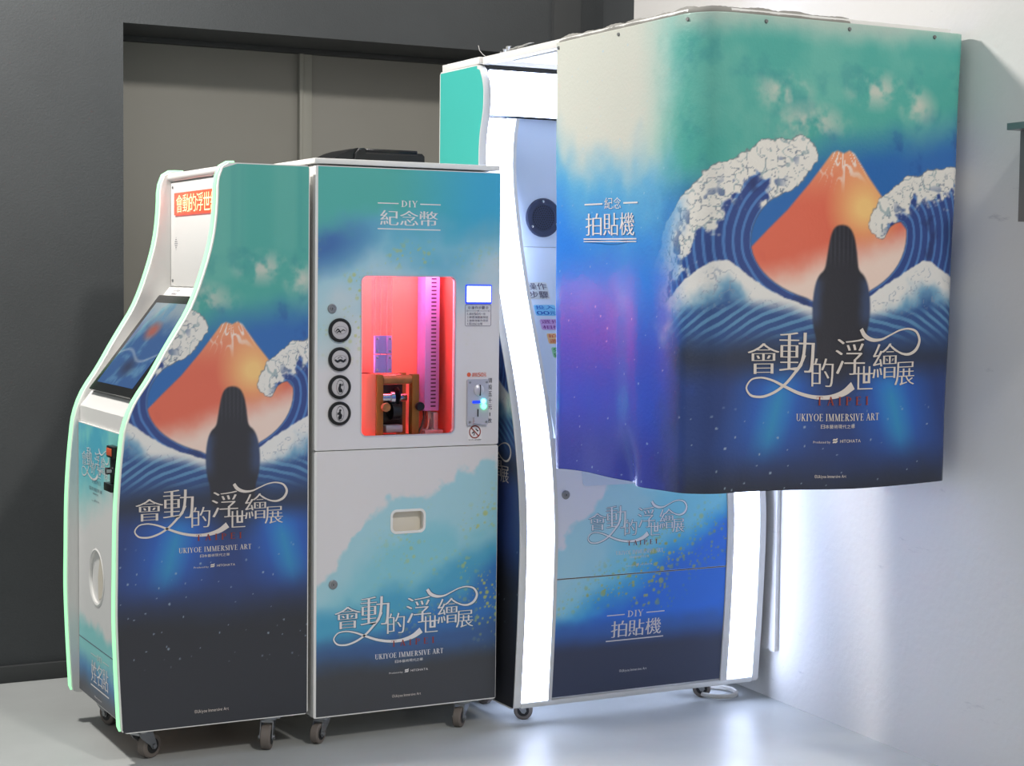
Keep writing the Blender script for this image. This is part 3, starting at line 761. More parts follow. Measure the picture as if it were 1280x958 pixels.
# ------------------------------------------------------------------ name-sticker kiosk (its flank towards the camera)
K = thing('sticker_kiosk', 'white name sticker kiosk with curved flanks edged in green light and an orange mountain print', 'kiosk', (-0.28, 0.30, 0))
kz = [.105, .285, .42, .511, .744, .86, .92, .986, 1.057, 1.133, 1.187, 1.233, 1.287, 1.344, 1.390, 1.441, 1.510, 1.560, 1.600, 1.634]
kx = [-.550, -.559, -.563, -.562, -.556, -.546, -.538, -.514, -.468, -.424, -.391, -.363, -.339, -.319, -.305, -.293, -.284, -.281, -.279, -.267]
kprof = hermite(kz, kx)
KB = -0.014
front = [(float(kprof(z)), float(z)) for z in np.linspace(0.112, 1.634, 60)]
k_out = [(-0.535, 0.094), (-0.548, 0.100)] + front + [(-0.249, 1.645), (-0.228, 1.646), (KB - 0.008, 1.646), (KB, 1.638), (KB, 0.102), (KB - 0.008, 0.094)]
KT = 0.050
for y0, nm in ((0.008, 'side_panel'), (0.545, 'side_panel')):
    pnl = G().slab([k_out], y0, y0 + KT, lambda a, b, t: (a, t, b)).obj(nm, 'white', K)
    # light strip let into the curved edge
    ed = [(-0.545, 0.10)] + front + [(-0.249, 1.6445), (-0.228, 1.6455), (-0.205, 1.6455)] if y0 > 0.1 else [(-0.545, 0.10)] + front + [(-0.249, 1.6445), (-0.228, 1.6455)]
    pts = np.array(ed); tn = np.gradient(pts, axis=0); tn /= np.linalg.norm(tn, axis=1)[:, None]
    nrm = np.stack([-tn[:, 1], tn[:, 0]], 1)
    g = G(); sec = [(-0.009, 0.000), (-0.009, 0.003), (-0.005, 0.006), (0.0, 0.007), (0.005, 0.006), (0.009, 0.003), (0.009, 0.000)]
    vs = []; m_ = len(sec)
    for p, nn in zip(pts, nrm):
        for dy, h in sec: vs.append((p[0] + nn[0] * h, y0 + KT / 2 + dy, p[1] + nn[1] * h))
    fs = [(i * m_ + k, i * m_ + k + 1, (i + 1) * m_ + k + 1, (i + 1) * m_ + k) for i in range(len(pts) - 1) for k in range(m_ - 1)]
    fs += [tuple(range(m_)), tuple((len(pts) - 1) * m_ + k for k in range(m_))]
    g.add(vs, fs).obj('light_strip', 'led_green', pnl)['label'] = 'glowing green strip along the curved edge'
def k_place(u, v):
    z = 0.097 + v * (1.643 - 0.097)
    xf = kprof(np.clip(z, .112, 1.634)) + 0.003
    xf = np.where(z > 1.63, -0.266 + (z - 1.63) / 0.013 * 0.04, xf); xf = np.where(z < 0.104, -0.545 , xf)
    x = xf + u * (KB - 0.003 - xf)
    return x, np.full_like(x, 0.0072), z, x, z
ks = print_sheet('printed_face', K, 212, 590, k_place, side_paint, 'print'); ks['label'] = 'print of an orange mountain, waves and a seated dark figure'
pl = on_front(-0.288, 0.586, 0.77, 0.0062)
title(ks, pl, shadow=None)
copyright_line(ks, on_front(0, 0, 1, 0.0062), -0.347, -0.249, 0.131, 0.009)
# body between the flanks
YA, YB = 0.058, 0.545
body = G()
prof_b = [(-0.524, 0.105), (-0.524, 0.950), (-0.255, 1.300), (-0.243, 1.300), (-0.243, 1.618), (-0.02, 1.618), (-0.02, 0.105)]
body.slab([prof_b], YA, YB, lambda a, b, t: (a, t, b)); body.obj('body', 'white', K)
G().cyl((-0.247, YA, 1.628), (-0.247, YB, 1.628), 0.0125, n=20).box(-0.247, -0.03, YA, YB, 1.618, 1.640, 0.002).obj('top_cap', 'white', K)
bp = G().box(-0.2495, -0.2435, YA + 0.001, YB - 0.001, 1.304, 1.612, 0.001).obj('back_board', 'white', K)
for yy in (0.525, 0.08):
    for zz in (1.598, 1.320):
        G().lathe((-0.2495, yy, zz), (-1, 0, 0), [(0, 0.005), (0.0015, 0.005), (0.003, 0.002)], 12).obj('screw', 'zinc', bp)
led = G().box(-0.2535, -0.2500, 0.10, 0.500, 1.514, 1.580, 0.0005).obj('led_matrix', 'led_red', K); led['label'] = 'red dot-matrix display with glowing characters'
t = Ink(); t.row('會動的浮世繪', 0.012, 0.395, 0.006, 0.058, gap=0.06, thin=0.006, smear=0.0)
t.put('lettering', 'led_text', led, lambda a, b: (-0.2542, 0.488 - a, 1.515 + b))
g = G()
for i in range(-3, 4):
    for j in range(-3, 4):
        if abs(i) + abs(j) <= 3: g.cyl((-0.2496, 0.492 + i * 0.005, 1.43 + j * 0.006), (-0.2502, 0.492 + i * 0.005, 1.43 + j * 0.006), 0.0012, n=6)
g.obj('vent', 'ink_grey', bp)
# sloping desk with the screen
sl = Vector((0.269, 0, 0.350)).normalized(); sn = Vector((-sl.z, 0, sl.x))
def desk(s_, y, h): return tuple(Vector((-0.524, 0, 0.950)) + sl * s_ + sn * h + Vector((0, y, 0)))
L_ = math.hypot(0.269, 0.350)
g = G()
g.slab([rrect(0.052, L_ - 0.042, 0.085, 0.520, 0.006)], 0.0005, 0.016, lambda a, b, t: desk(a, b, t))
sc_ = g.obj('screen', 'bezel', K)
def scr_place(u, v):
    s_ = 0.080 + v * (L_ - 0.070 - 0.080); y = 0.488 - u * 0.372
    b = np.array([-0.524, 0, 0.950]); P = [b[i] + sl[i] * s_ + sn[i] * 0.0166 for i in range(3)]
    return P[0], y, P[2], u, v
print_sheet('display', sc_, 60, 60, scr_place, screen_paint, 'screen')
t = Ink(); t.row('操作步驟說明', 0.0, 0.06, 0, 0.007, gap=0.1, thin=0, smear=0); t.row('請輕觸螢幕', 0.0, 0.05, -0.012, -0.005, gap=0.1, thin=0, smear=0)
t.put('lettering', 'ink_grey', K, lambda a, b: desk(L_ - 0.016 + b, 0.47 - a, 0.0008))
# front door with a round pick-up hole
HOLE = (0.337, 0.470, 0.080)
circ = [(HOLE[0] + HOLE[2] * math.cos(2 * math.pi * i / 40), HOLE[1] + HOLE[2] * math.sin(2 * math.pi * i / 40)) for i in range(40)]
fd = G().slab([[(YA + .002, 0.104), (YB - .002, 0.104), (YB - .002, 0.903), (YA + .002, 0.903)], circ], -0.530, -0.5245, lambda a, b, t: (t, a, b)).obj('front_door', 'white', K)
def kf_place(u, v):
    y = YB - 0.004 - u * (YB - YA - 0.008); z = 0.106 + v * 0.795
    return np.full_like(y, -0.5306), y, z, y, z
def circ_hole(a, b): return np.hypot(a - HOLE[0], b - HOLE[1]) - HOLE[2]
circ_hole.da = (0, 1, 0); circ_hole.db = (0, 0, 1)
print_sheet('printed_face', fd, 110, 220, kf_place, wash_kiosk, 'print', [circ_hole], 0.0045)
g = G(); n = 40; vs = []
for r, x in ((HOLE[2] + 0.004, -0.5312), (HOLE[2] - 0.001, -0.5335), (HOLE[2] - 0.006, -0.5312), (HOLE[2] - 0.006, -0.5250)):
    vs += [(x, HOLE[0] + r * math.cos(2 * math.pi * i / n), HOLE[1] + r * math.sin(2 * math.pi * i / n)) for i in range(n)]
g.add(vs, [(k * n + i, k * n + (i + 1) % n, (k + 1) * n + (i + 1) % n, (k + 1) * n + i) for k in range(3) for i in range(n)])
g.obj('hole_rim', 'white', fd)
G().lathe((-0.5241, HOLE[0], HOLE[1]), (-1, 0, 0), [(-0.0005, HOLE[2] - 0.006), (0.0005, HOLE[2] - 0.006)], 40).obj('hole_back', 'white', fd)
G().slab([[(HOLE[0] - 0.052, 0.425), (HOLE[0] - 0.006, 0.405), (HOLE[0] + 0.000, 0.47), (HOLE[0] - 0.02, 0.53), (HOLE[0] - 0.050, 0.515)]], -0.5275, -0.5249, lambda a, b, t: (t, a, b)).obj('flap', 'cream', fd)
fy = lambda sc, cy, cz: (lambda a, b: (-0.5314, cy - a * sc, cz + b * sc))
title(fd, fy(0.53, 0.345, 0.722), ink='ink_white', small='ink_grey', red='ink_grey')
g = Ink(); g.quad(-0.10, 0.238, -0.035, 0.240); g.quad(0.035, 0.238, 0.10, 0.240); g.serif('DIY', -0.028, 0.028, 0.231, 0.016)
g.row('姓名貼', -0.092, 0.092, 0.160, 0.222, gap=0.1); g.quad(-0.10, 0.146, 0.10, 0.150); g.sans('©Ukiyoe Immersive Art', -0.06, 0.02, 0.118, 0.006)
g.put('lettering', 'ink_white', fd, lambda a, b: (-0.5314, 0.305 - a, b))
G().box(-0.5312, -0.5300, YA + .004, YB - .004, 0.2655, 0.2675).obj('joint', 'ink_grey', fd)
# small receipt printer bracket on the door beside the near flank
br = G().box(-0.552, -0.5305, 0.085, 0.150, 0.835, 0.868, 0.003).box(-0.546, -0.5305, 0.098, 0.138, 0.765, 0.835, 0.003).box(-0.556, -0.5305, 0.092, 0.166, 0.742, 0.765, 0.003).obj('coin_slot_unit', 'black', K)
G().box(-0.5540, -0.5520, 0.092, 0.143, 0.842, 0.862, 0.0005).obj('sticker', 'ink_orange', br)
G().cyl((-0.548, 0.118, 0.80), (-0.562, 0.118, 0.80), 0.010, n=16).obj('button', 'chrome', br)
for x, y, r in ((-0.477, 0.075, -60), (-0.462, 0.525, 200), (-0.112, 0.060, 150), (-0.09, 0.52, 20)): caster(K, x, y, r, 1.19)
G().box(-0.50, -0.03, 0.062, 0.540, 0.0935, 0.1045).obj('base_board', 'wood', K)

# ------------------------------------------------------------------ souvenir coin machine
B = thing('coin_machine', 'tall souvenir coin machine with a pink lit window and pale watercolour doors', 'machine', (0.29, 0.24, 0))
W = 0.583
WIN = (0.141, 0.439, 0.881, 1.341, 0.018); SLOT = (0.239, 0.343, 0.599, 0.662, 0.016)
ZS = 0.844
yD0, yD1 = 0.0, 0.020
shell = G()
shell.box(0.004, 0.018, yD1, 0.50, 0.079, 1.648).box(W - 0.018, W - 0.004, yD1, 0.50, 0.079, 1.648).box(0.018, W - 0.018, 0.486, 0.50, 0.079, 1.648)
shell.box(0.018, W - 0.018, yD1, 0.486, 0.079, 0.093).box(0.018, W - 0.018, yD1, 0.486, 1.634, 1.648)
shell.obj('cabinet', 'white', B)
ud = G().slab([rrect(0.0, W, ZS + 0.0012, 1.648, 0.006, 3), rrect(*WIN)], yD0, yD1, lambda a, b, t: (a, t, b)).obj('upper_door', 'white', B)
ld = G().slab([rrect(0.0, W, 0.079, ZS - 0.0012, 0.006, 3), rrect(*SLOT)], yD0, yD1, lambda a, b, t: (a, t, b)).obj('lower_door', 'white', B)
def door_place(z0, z1):
    def f(u, v):
        x = 0.008 + u * (W - 0.0095); z = z0 + v * (z1 - z0); return x, np.full_like(x, -0.0006), z, x, z
    return f
us = print_sheet('printed_face', ud, 200, 284, door_place(ZS + 0.003, 1.6455), wash_upper, 'print', [rr_hole(*WIN)])
us['label'] = 'teal and pale watercolour print'
ls = print_sheet('printed_face', ld, 200, 270, door_place(0.0825, ZS - 0.003), wash_lower, 'print', [rr_hole(*SLOT)])
ls['label'] = 'pale cyan wash running down to dark navy'
G().box(-0.004, W - 0.004, -0.004, 0.505, 1.653, 1.668, 0.002).obj('lid', 'white', B)
# window: rim, pane, lining and the press behind it
g = G(); a = rrect(WIN[0] - 0.002, WIN[1] + 0.002, WIN[2] - 0.002, WIN[3] + 0.002, 0.020); b = rrect(WIN[0] + 0.002, WIN[1] - 0.002, WIN[2] + 0.002, WIN[3] - 0.002, 0.016)
wd_ = g.slab([a, b], -0.0014, 0.004, lambda p, q, t: (p, t, q)).obj('window', 'silver', ud)
G().slab([rrect(WIN[0] + 0.0021, WIN[1] - 0.0021, WIN[2] + 0.0021, WIN[3] - 0.0021, 0.0158)], 0.006, 0.010, lambda p, q, t: (p, t, q)).obj('window_pane', 'glass', ud)
IX0, IX1, IY, IZ0, IZ1 = 0.045, 0.468, 0.175, 0.868, 1.400
lin_ = G()
lin_.box(IX0, IX1, IY, IY + 0.008, IZ0, IZ1); lin_.box(IX1, IX1 + 0.008, 0.0205, IY, IZ0, IZ1); lin_.box(IX0 - 0.008, IX0, 0.0205, IY, IZ0, IZ1)
lin_.box(IX0, IX1, 0.0205, IY, IZ0 - 0.008, IZ0); lin_.box(IX0, IX1, 0.0205, IY, IZ1, IZ1 + 0.008)
lin_.obj('lining', 'red', B)
G().box(0.06, 0.455, 0.045, 0.062, 1.372, 1.382, 0.002).obj('light_strip', 'led_pink', B)['label'] = 'magenta light strip inside the cabinet'
G().box(0.050, 0.058, 0.04, 0.052, 0.90, 1.36, 0.002).obj('light_strip', 'led_pink', B)
du = G().box(0.396, 0.444, 0.118, IY - 0.001, 0.940, 1.395, 0.002).obj('cable_duct', 'duct', B); du['label'] = 'lilac slotted cable duct'
for i in range(38):
    z = 0.952 + i * 0.0115
    G().box(0.416, 0.432, 0.1168, 0.1185, z, z + 0.0042).obj('slot', 'slotd', du)
for k, (x0, x1) in enumerate(((0.402, 0.390), (0.409, 0.395), (0.418, 0.412), (0.424, 0.430))):
    G().tube([(x0, 0.14, 0.945), (x0, 0.135, 0.92), (x1, 0.125, 0.895), (x1 - 0.015, 0.12, 0.872)], 0.0026, 6).obj('wire', ('black', 'ink_red', 'cable', 'cable')[k], B)
G().box(0.39, 0.45, 0.10, 0.165, 0.8685, 0.884, 0.002).box(0.425, 0.44, 0.115, 0.15, 0.884, 0.935, 0.002).obj('wire_clamp', 'silver', B)
# clear coin chute
ch = G()
for x in (0.205, 0.223, 0.243, 0.258): ch.box(x, x + 0.0025, 0.055, 0.075, 1.06, 1.395)
ch.box(0.205, 0.2605, 0.078, 0.080, 1.06, 1.395); ch.obj('chute', 'acrylic', B)['label'] = 'clear acrylic coin chute'
for z0 in (1.115, 1.060):
    bk = G().box(0.203, 0.218, 0.046, 0.056, z0, z0 + 0.053, 0.001).box(0.242, 0.257, 0.046, 0.056, z0, z0 + 0.053, 0.001).box(0.218, 0.242, 0.052, 0.056, z0, z0 + 0.053).obj('chute_bracket', 'duct', B)
    for x in (0.2105, 0.2495):
        for dz in (0.009, 0.044): G().lathe((x, 0.046, z0 + dz), (0, -1, 0), [(0, 0.0032), (0.003, 0.0032), (0.004, 0.002)], 10).obj('screw', 'chrome', bk)
G().box(0.165, 0.29, 0.05, 0.115, 1.052, 1.058, 0.001).obj('chute_plate', 'acrylic', B)
# the press
G().box(0.205, 0.226, 0.035, 0.060, 0.868, 1.055, 0.001).box(0.318, 0.340, 0.035, 0.060, 0.868, 1.055, 0.001).box(0.205, 0.226, 0.128, 0.150, 0.868, 1.055, 0.001).box(0.318, 0.340, 0.128, 0.150, 0.868, 1.055, 0.001).box(0.205, 0.340, 0.036, 0.060, 0.8685, 0.880, 0.001).obj('press_frame', 'brass', B)['label'] = 'brown metal frame of the coin press'
G().cyl((0.227, 0.048, 1.040), (0.317, 0.048, 1.040), 0.013, n=20).obj('tie_rod', 'wood', B)
G().box(0.160, 0.2045, 0.040, 0.150, 0.868, 1.058, 0.001).obj('press_side', 'red', B)
G().box(0.228, 0.316, 0.100, 0.120, 0.882, 1.022, 0.001).obj('press_back', 'black', B)
G().lathe((0.228, 0.078, 0.985), (1, 0, 0), [(0, 0.014), (0.036, 0.014), (0.036, 0.019), (0.048, 0.019), (0.048, 0.012), (0.088, 0.012)], 20).obj('roller', 'chrome', B)
G().lathe((0.262, 0.075, 0.945), (1, 0, 0), [(0, 0.010), (0.004, 0.024), (0.030, 0.024), (0.034, 0.010)], 20).obj('roller', 'black', B)
G().lathe((0.272, 0.078, 0.990), (1, 0, 0), [(0, 0.004), (0.014, 0.026), (0.018, 0.026), (0.020, 0.004)], 20).obj('roller', 'black', B)
G().box(0.246, 0.300, 0.060, 0.095, 0.884, 0.906, 0.003).obj('tray', 'silver', B)
for x, m_ in ((0.228, 'wood'), (0.336, 'black')):
    G().lathe((x, 0.036, 0.962), (0, -1, 0), [(0, 0.009), (0.006, 0.012), (0.016, 0.0135), (0.022, 0.012)], 18).obj('knob', m_, B)
G().lathe((0.160, 0.075, 0.965), (-1, 0, 0), [(0, 0.034), (0.006, 0.034), (0.010, 0.024), (0.030, 0.022), (0.034, 0.016)], 28).obj('drive_wheel', 'black', B)
# controls on the upper door
def lock(parent, x, y, z):
    l = G().lathe((x, y, z), (0, -1, 0), [(-0.003, 0.0135), (0.002, 0.0135), (0.0035, 0.0115), (0.0035, 0.0085), (0.0025, 0.008), (0.0025, 0.0055), (0.0045, 0.005), (0.0045, 0.002)], 24).obj('lock', 'zinc', parent)
    G().box(x - 0.0008, x + 0.0008, y - 0.0055, y - 0.0040, z - 0.003, z + 0.003).obj('keyhole', 'black', l)
lock(B, 0.051, -0.0006, 1.247); lock(B, 0.058, -0.0006, 0.461)
for i, z in enumerate((1.186, 1.104, 1.025, 0.950)):
    bt = G().lathe((0.074, -0.0006, z), (0, -1, 0), [(-0.002, 0.034), (0.006, 0.034), (0.009, 0.031), (0.009, 0.026), (0.006, 0.0255), (0.006, 0.002)], 36).obj('button', 'black', B)
    G().lathe((0.074, -0.0064, z), (0, -1, 0), [(0, 0.0253), (0.0012, 0.0253), (0.0022, 0.022), (0.0024, 0.002)], 32).obj('button_face', 'face', bt)
    k = Ink(); ka, kb = (0.019, 0.60) if i < 2 else (0.012, 1.75)
    k.ring(0, 0, ka, 0.0009, 30, kb)
    rnd = random.Random(i + 3)
    if i == 0: k.ribbon([(-0.015, -0.004, .002), (-0.008, 0.003, .004), (0, -0.003, .002), (0.008, 0.001, .003), (0.015, -0.002, .001)], 24); k.ribbon([(-0.012, -0.007, .002), (-0.004, -0.003, .004), (0.002, -0.008, .002)], 14)
    if i == 1:
        k.ribbon([(-0.016, -0.001, .004), (-0.009, -0.006, .006), (0.000, -0.003, .007), (0.009, -0.006, .006), (0.016, 0.0, .004)], 24); k.ribbon([(-0.008, 0.002, .002), (-0.001, 0.008, .001), (0.006, 0.002, .002)], 12)
    if i == 2:
        k.disc(0.0, 0.006, 0.0042); k.ribbon([(-0.001, 0.003, .006), (-0.002, -0.004, .009), (0.001, -0.011, .012), (0.001, -0.015, .010)], 14); k.quad(0.0055, 0.003, 0.0085, 0.010)
    if i == 3:
        k.disc(0.000, 0.009, 0.0034); k.ribbon([(0.000, 0.006, .005), (-0.002, 0.000, .008), (0.003, -0.006, .007), (-0.001, -0.011, .011), (0.001, -0.016, .009)], 16); k.quad(-0.009, -0.004, -0.006, 0.003)
    k.put('engraving', 'ink_black', bt, lambda a, b, z=z: (0.074 + a, -0.0091, z + b))
cn = G().slab([rrect(0.470, 0.555, 1.262, 1.318, 0.003)], -0.004, -0.0005, lambda p, q, t: (p, t, q)).obj('counter', 'lcd_blue', B); cn['label'] = 'small bright counter display with a blue rim'
G().box(0.4735, 0.5515, -0.0048, -0.0041, 1.267, 1.3135).obj('display', 'lcd', cn)
k = Ink()
x0, x1, z0, z1 = 0.469, 0.555, 1.196, 1.260
R1, R2 = rrect(x0, x1, z0, z1, 0.005, 4), rrect(x0 + 0.0012, x1 - 0.0012, z0 + 0.0012, z1 - 0.0012, 0.004, 4)
k.add(R1 + R2, [(i, (i + 1) % len(R1), len(R1) + (i + 1) % len(R1), len(R1) + i) for i in range(len(R1))])
k.row('操作步驟', 0.490, 0.534, 1.2455, 1.2555, gap=0.12, thin=0, smear=0.01)
for xx in (0.483, 0.541): k.ring(xx, 1.2505, 0.0042, 0.0008); k.ring(xx, 1.2505, 0.002, 0.0008)
k.quad(0.477, 1.2405, 0.547, 1.2413); k.ring(0.476, 1.241, 0.0028, 0.0007); k.ring(0.548, 1.241, 0.0028, 0.0007); k.ring(0.512, 1.2415, 0.002, 0.001)
for i, (tx, e) in enumerate((('請投50元一枚', 0.536), ('請選擇圖案按鈕', 0.545), ('請等待製作完成', 0.545), ('取出紀念幣', 0.527))):
    zb = 1.2285 - i * 0.0098
    k.sans('%d.' % (i + 1), 0.476, 0.4805, zb + 0.0008, 0.006); k.row(tx, 0.4825, e, zb, zb + 0.0072, gap=0.12, thin=0, smear=0.0)
k.put('lettering', 'ink_grey', ud, lambda a, b: (a, -0.0012, b))
# coin acceptor
ca = G().slab([rrect(0.476, 0.545, 0.905, 1.040, 0.006)], -0.010, -0.0005, lambda p, q, t: (p, t, q)).obj('coin_acceptor', 'silver', B)
G().lathe((0.512, -0.010, 1.008), (0, -1, 0), [(0, 0.017), (0.003, 0.0165), (0.007, 0.010), (0.008, 0.004)], 24).obj('coin_funnel', 'silver', ca)
G().box(0.5125, 0.5145, -0.0195, -0.0098, 0.992, 1.024).obj('coin_slit', 'black', ca)
G().slab([rrect(0.491, 0.517, 0.969, 0.977, 0.003)], -0.013, -0.0101, lambda p, q, t: (p, t, q)).obj('nameplate', 'lcd_blue', ca)
G().box(0.508, 0.511, -0.0125, -0.0101, 0.925, 0.952).obj('return_slit', 'black', ca)
G().slab([[(0.494, 0.912), (0.520, 0.908), (0.520, 0.922), (0.508, 0.930), (0.494, 0.928)]], -0.020, -0.0101, lambda p, q, t: (p, t, q)).obj('return_cup', 'silver', ca)
G().lathe((0.528, -0.0101, 0.975), (0, -1, 0), [(0, 0.0075), (0.004, 0.006), (0.007, 0.002)], 16).obj('indicator_light', 'led_cyan', ca)
G().lathe((0.529, -0.0101, 0.960), (0, -1, 0), [(0, 0.0085), (0.004, 0.007), (0.007, 0.002)], 16).obj('indicator_light', 'led_grn', ca)
for x in (0.483, 0.538):
    for z in (0.914, 1.031): G().lathe((x, -0.010, z), (0, -1, 0), [(0, 0.0035), (0.0015, 0.0035), (0.002, 0.002)], 10).obj('screw', 'zinc', ca)
k = Ink(); k.row('請投50元', 0.494, 0.541, 1.047, 1.059, gap=0.06, thin=0, smear=0.02); k.disc(0.4835, 1.0535, 0.0065); k.put('lettering', 'ink_orange', ud, lambda a, b: (a, -0.0012, b))
k = Ink()
for i, chh in enumerate('請投五十元1枚'):
    zt = 1.043 - i * 0.0199
    if chh == '1': k.sans('1', 0.5525, 0.5555, zt - 0.014, 0.011)
    else: k.han(chh, 0.5475, 0.5605, zt - 0.0145, zt, thin=0, smear=0.012)
k.put('lettering', 'ink_black', ud, lambda a, b: (a, -0.0012, b))
k = Ink(); k.quad(0.482, 0.857, 0.528, 0.903); k.put('sticker', 'ink_white', ud, lambda a, b: (a, -0.0011, b))
k = Ink(); k.ring(0.505, 0.884, 0.0195, 0.0035); k.ribbon([(0.4925, 0.8965, .0036), (0.505, 0.884, .0036), (0.5175, 0.8715, .0036)], 6); k.put('lettering', 'ink_red', ud, lambda a, b: (a, -0.0016, b))
k = Ink(); k.ribbon([(0.496, 0.879, .003), (0.500, 0.884, .003), (0.503, 0.878, .003), (0.501, 0.873, .003)], 10); k.ribbon([(0.507, 0.893, .003), (0.511, 0.890, .003), (0.514, 0.886, .003), (0.516, 0.889, .003)], 10)
k.row('請勿投入其他硬幣', 0.484, 0.526, 0.8585, 0.8625, gap=0.1, thin=0, smear=0); k.put('lettering', 'ink_black', ud, lambda a, b: (a, -0.0013, b))
# headline and title
k = Ink(); k.row('紀念幣', 0.198, 0.377, 1.486, 1.528, gap=0.13); k.serif('DIY', 0.262, 0.314, 1.5385, 0.0185, track=0.12)
k.quad(0.189, 1.5465, 0.254, 1.5495); k.quad(0.322, 1.5465, 0.387, 1.5495); k.quad(0.189, 1.4735, 0.387, 1.4765)
k.put('lettering', 'ink_white', ud, lambda a, b: (a, -0.0012, b))
M['ink_slate'] = mat('slate_shadow_ink', (64, 108, 138), 0.5)
title(ld, on_front(0.298, 0.241, 0.81, -0.0012), ink='ink_white', small='ink_white', shadow='ink_slate')
copyright_line(ld, on_front(0, 0, 1, -0.0012), 0.244, 0.336, 0.116, 0.008)
# outlet in the lower door
g = G(); a = rrect(SLOT[0] - 0.004, SLOT[1] + 0.004, SLOT[2] - 0.004, SLOT[3] + 0.004, 0.019); b = rrect(SLOT[0] + 0.003, SLOT[1] - 0.003, SLOT[2] + 0.003, SLOT[3] - 0.003, 0.013)
out = g.slab([a, b], -0.0022, 0.002, lambda p, q, t: (p, t, q)).obj('outlet', 'white', ld)
G().slab([rrect(SLOT[0] - .01, SLOT[1] + .01, SLOT[2] - .01, SLOT[3] + .01, 0.01)], 0.0205, 0.0235, lambda p, q, t: (p, t, q)).obj('outlet_tray', 'cream', ld)
for x, y, r in ((0.045, 0.045, -20), (0.492, 0.042, -15), (0.05, 0.44, 160), (0.52, 0.44, 170)): caster(B, x, y, r + 180 if y > .3 else r + 150, 1.0)

# black case lying on the lid
cs = thing('equipment_case', 'flat black case lying on the lid of the coin machine', 'case', (0.26, 0.30, 1.6685))
csl = [(0.115, 0), (0.121, 0.012), (0.165, 0.026), (0.19, 0.031), (0.40, 0.025), (0.408, 0.020), (0.408, 0.0)]
G().slab([csl], 0.20, 0.40, lambda a, b, t: (a + 0.02, t, 1.6688 + b * 1.55)).obj('shell', 'black', cs)
G().box(0.235, 0.405, 0.199, 0.36, 1.700, 1.7160, 0.003).obj('lid', 'bezel', cs)
G().tube([(0.20, 0.198, 1.682), (0.202, 0.193, 1.700), (0.212, 0.195, 1.713), (0.235, 0.21, 1.716)], 0.003, 8).obj('handle', 'black', cs)

# ------------------------------------------------------------------ photo-sticker booth
P = thing('photo_booth', 'white photo sticker booth with wide glowing light columns standing beside the coin machine', 'booth', (1.05, 0.2, 0))
X0, X1, TP = 0.613, 1.500, 0.024
pz = [0.053, 0.15, 0.39, 0.628, 0.745, 0.93, 1.05, 1.20, 1.35, 1.50, 1.69, 1.77, 1.865, 1.938, 1.975]
py = [-.061, -.069, -.085, -.088, -.075, -.034, 0.006, 0.066, 0.122, 0.168, 0.203, 0.198, 0.175, 0.182, 0.203]
pprof = hermite(pz, py)
pf = [(float(pprof(z)), float(z)) for z in np.linspace(0.066, 1.972, 90)]
p_out = [(-0.045, 0.053), (-0.056, 0.057)] + pf + [(0.222, 1.988), (0.478, 1.990), (0.486, 1.982), (0.486, 0.061), (0.478, 0.053)]
for x0 in (X0, X1 - TP):
    pnl = G().slab([p_out], x0, x0 + TP, lambda a, b, t: (t, a, b)).obj('side_panel', 'white', P)
    if x0 == X0: lp = pnl
def bs_place(u, v):
    z = 0.058 + v * (1.985 - 0.058); yf = pprof(np.clip(z, .066, 1.972)) + 0.004; yf = np.where(z > 1.972, 0.222, yf)
    y = 0.481 - u * (0.481 - yf); return np.full_like(y, X0 - 0.0006), y, z, -y, z
def booth_side(a, z):
    c = sea_poster(1.43 + (a - 0.0) * 1.15, 1.68 + (z - 1.32) * 1.0, None)
    return mix(c, (40, 172, 160), ss(1.50, 1.62, z))
bs = print_sheet('printed_face', lp, 130, 430, bs_place, booth_side, 'print')
title(lp, lambda a, b: (X0 - 0.0014, 0.175 - a * 0.75, 0.665 + b * 0.80))
XL0, XL1, XR0, XR1 = X0 + TP + 0.0005, 0.729, 1.379, X1 - TP - 0.0005
def curved(g, x0, x1, z0, z1, dy, th, n=40):
    zs = np.linspace(z0, z1, n); vs = []
    for x in (x0, x1):
        for d in (dy, dy + th): vs += [(x, float(pprof(z)) + d, float(z)) for z in zs]
    fs = []
    for i in range(n - 1):
        fs += [(i, i + 1, 2 * n + i + 1, 2 * n + i), (n + i + 1, n + i, 3 * n + i, 3 * n + i + 1), (i + 1, i, n + i, n + i + 1), (2 * n + i, 2 * n + i + 1, 3 * n + i + 1, 3 * n + i)]
    fs += [(0, 2 * n, 3 * n, n), (n - 1, 2 * n - 1, 4 * n - 1, 3 * n - 1)]
    g.add(vs, fs); return g
for x0, x1 in ((XL0, XL1), (XR0, XR1)):
    for z0, z1 in ((0.072, 0.996), (0.999, 1.826)):
        curved(G(), x0 + 0.001, x1, z0, z1, 0.004, 0.02).obj('light_column', 'led_white', P)['label'] = 'curved white light column'
    curved(G(), x0, x1 + 0.001, 0.9962, 0.9988, 0.002, 0.02, 2).obj('joint', 'ink_grey', P)
for x0, x1 in ((0.7292, 0.7412), (1.3665, 1.3785), (1.3535, 1.366)):
    curved(G(), x0, x1, 0.060, 1.828, 0.0, 0.03).obj('trim_strip', 'white', P)
G().box(XL0, XR1, float(pprof(0.06)) - 0.002, -0.030, 0.055, 0.0715, 0.003).obj('bottom_rail', 'white', P)
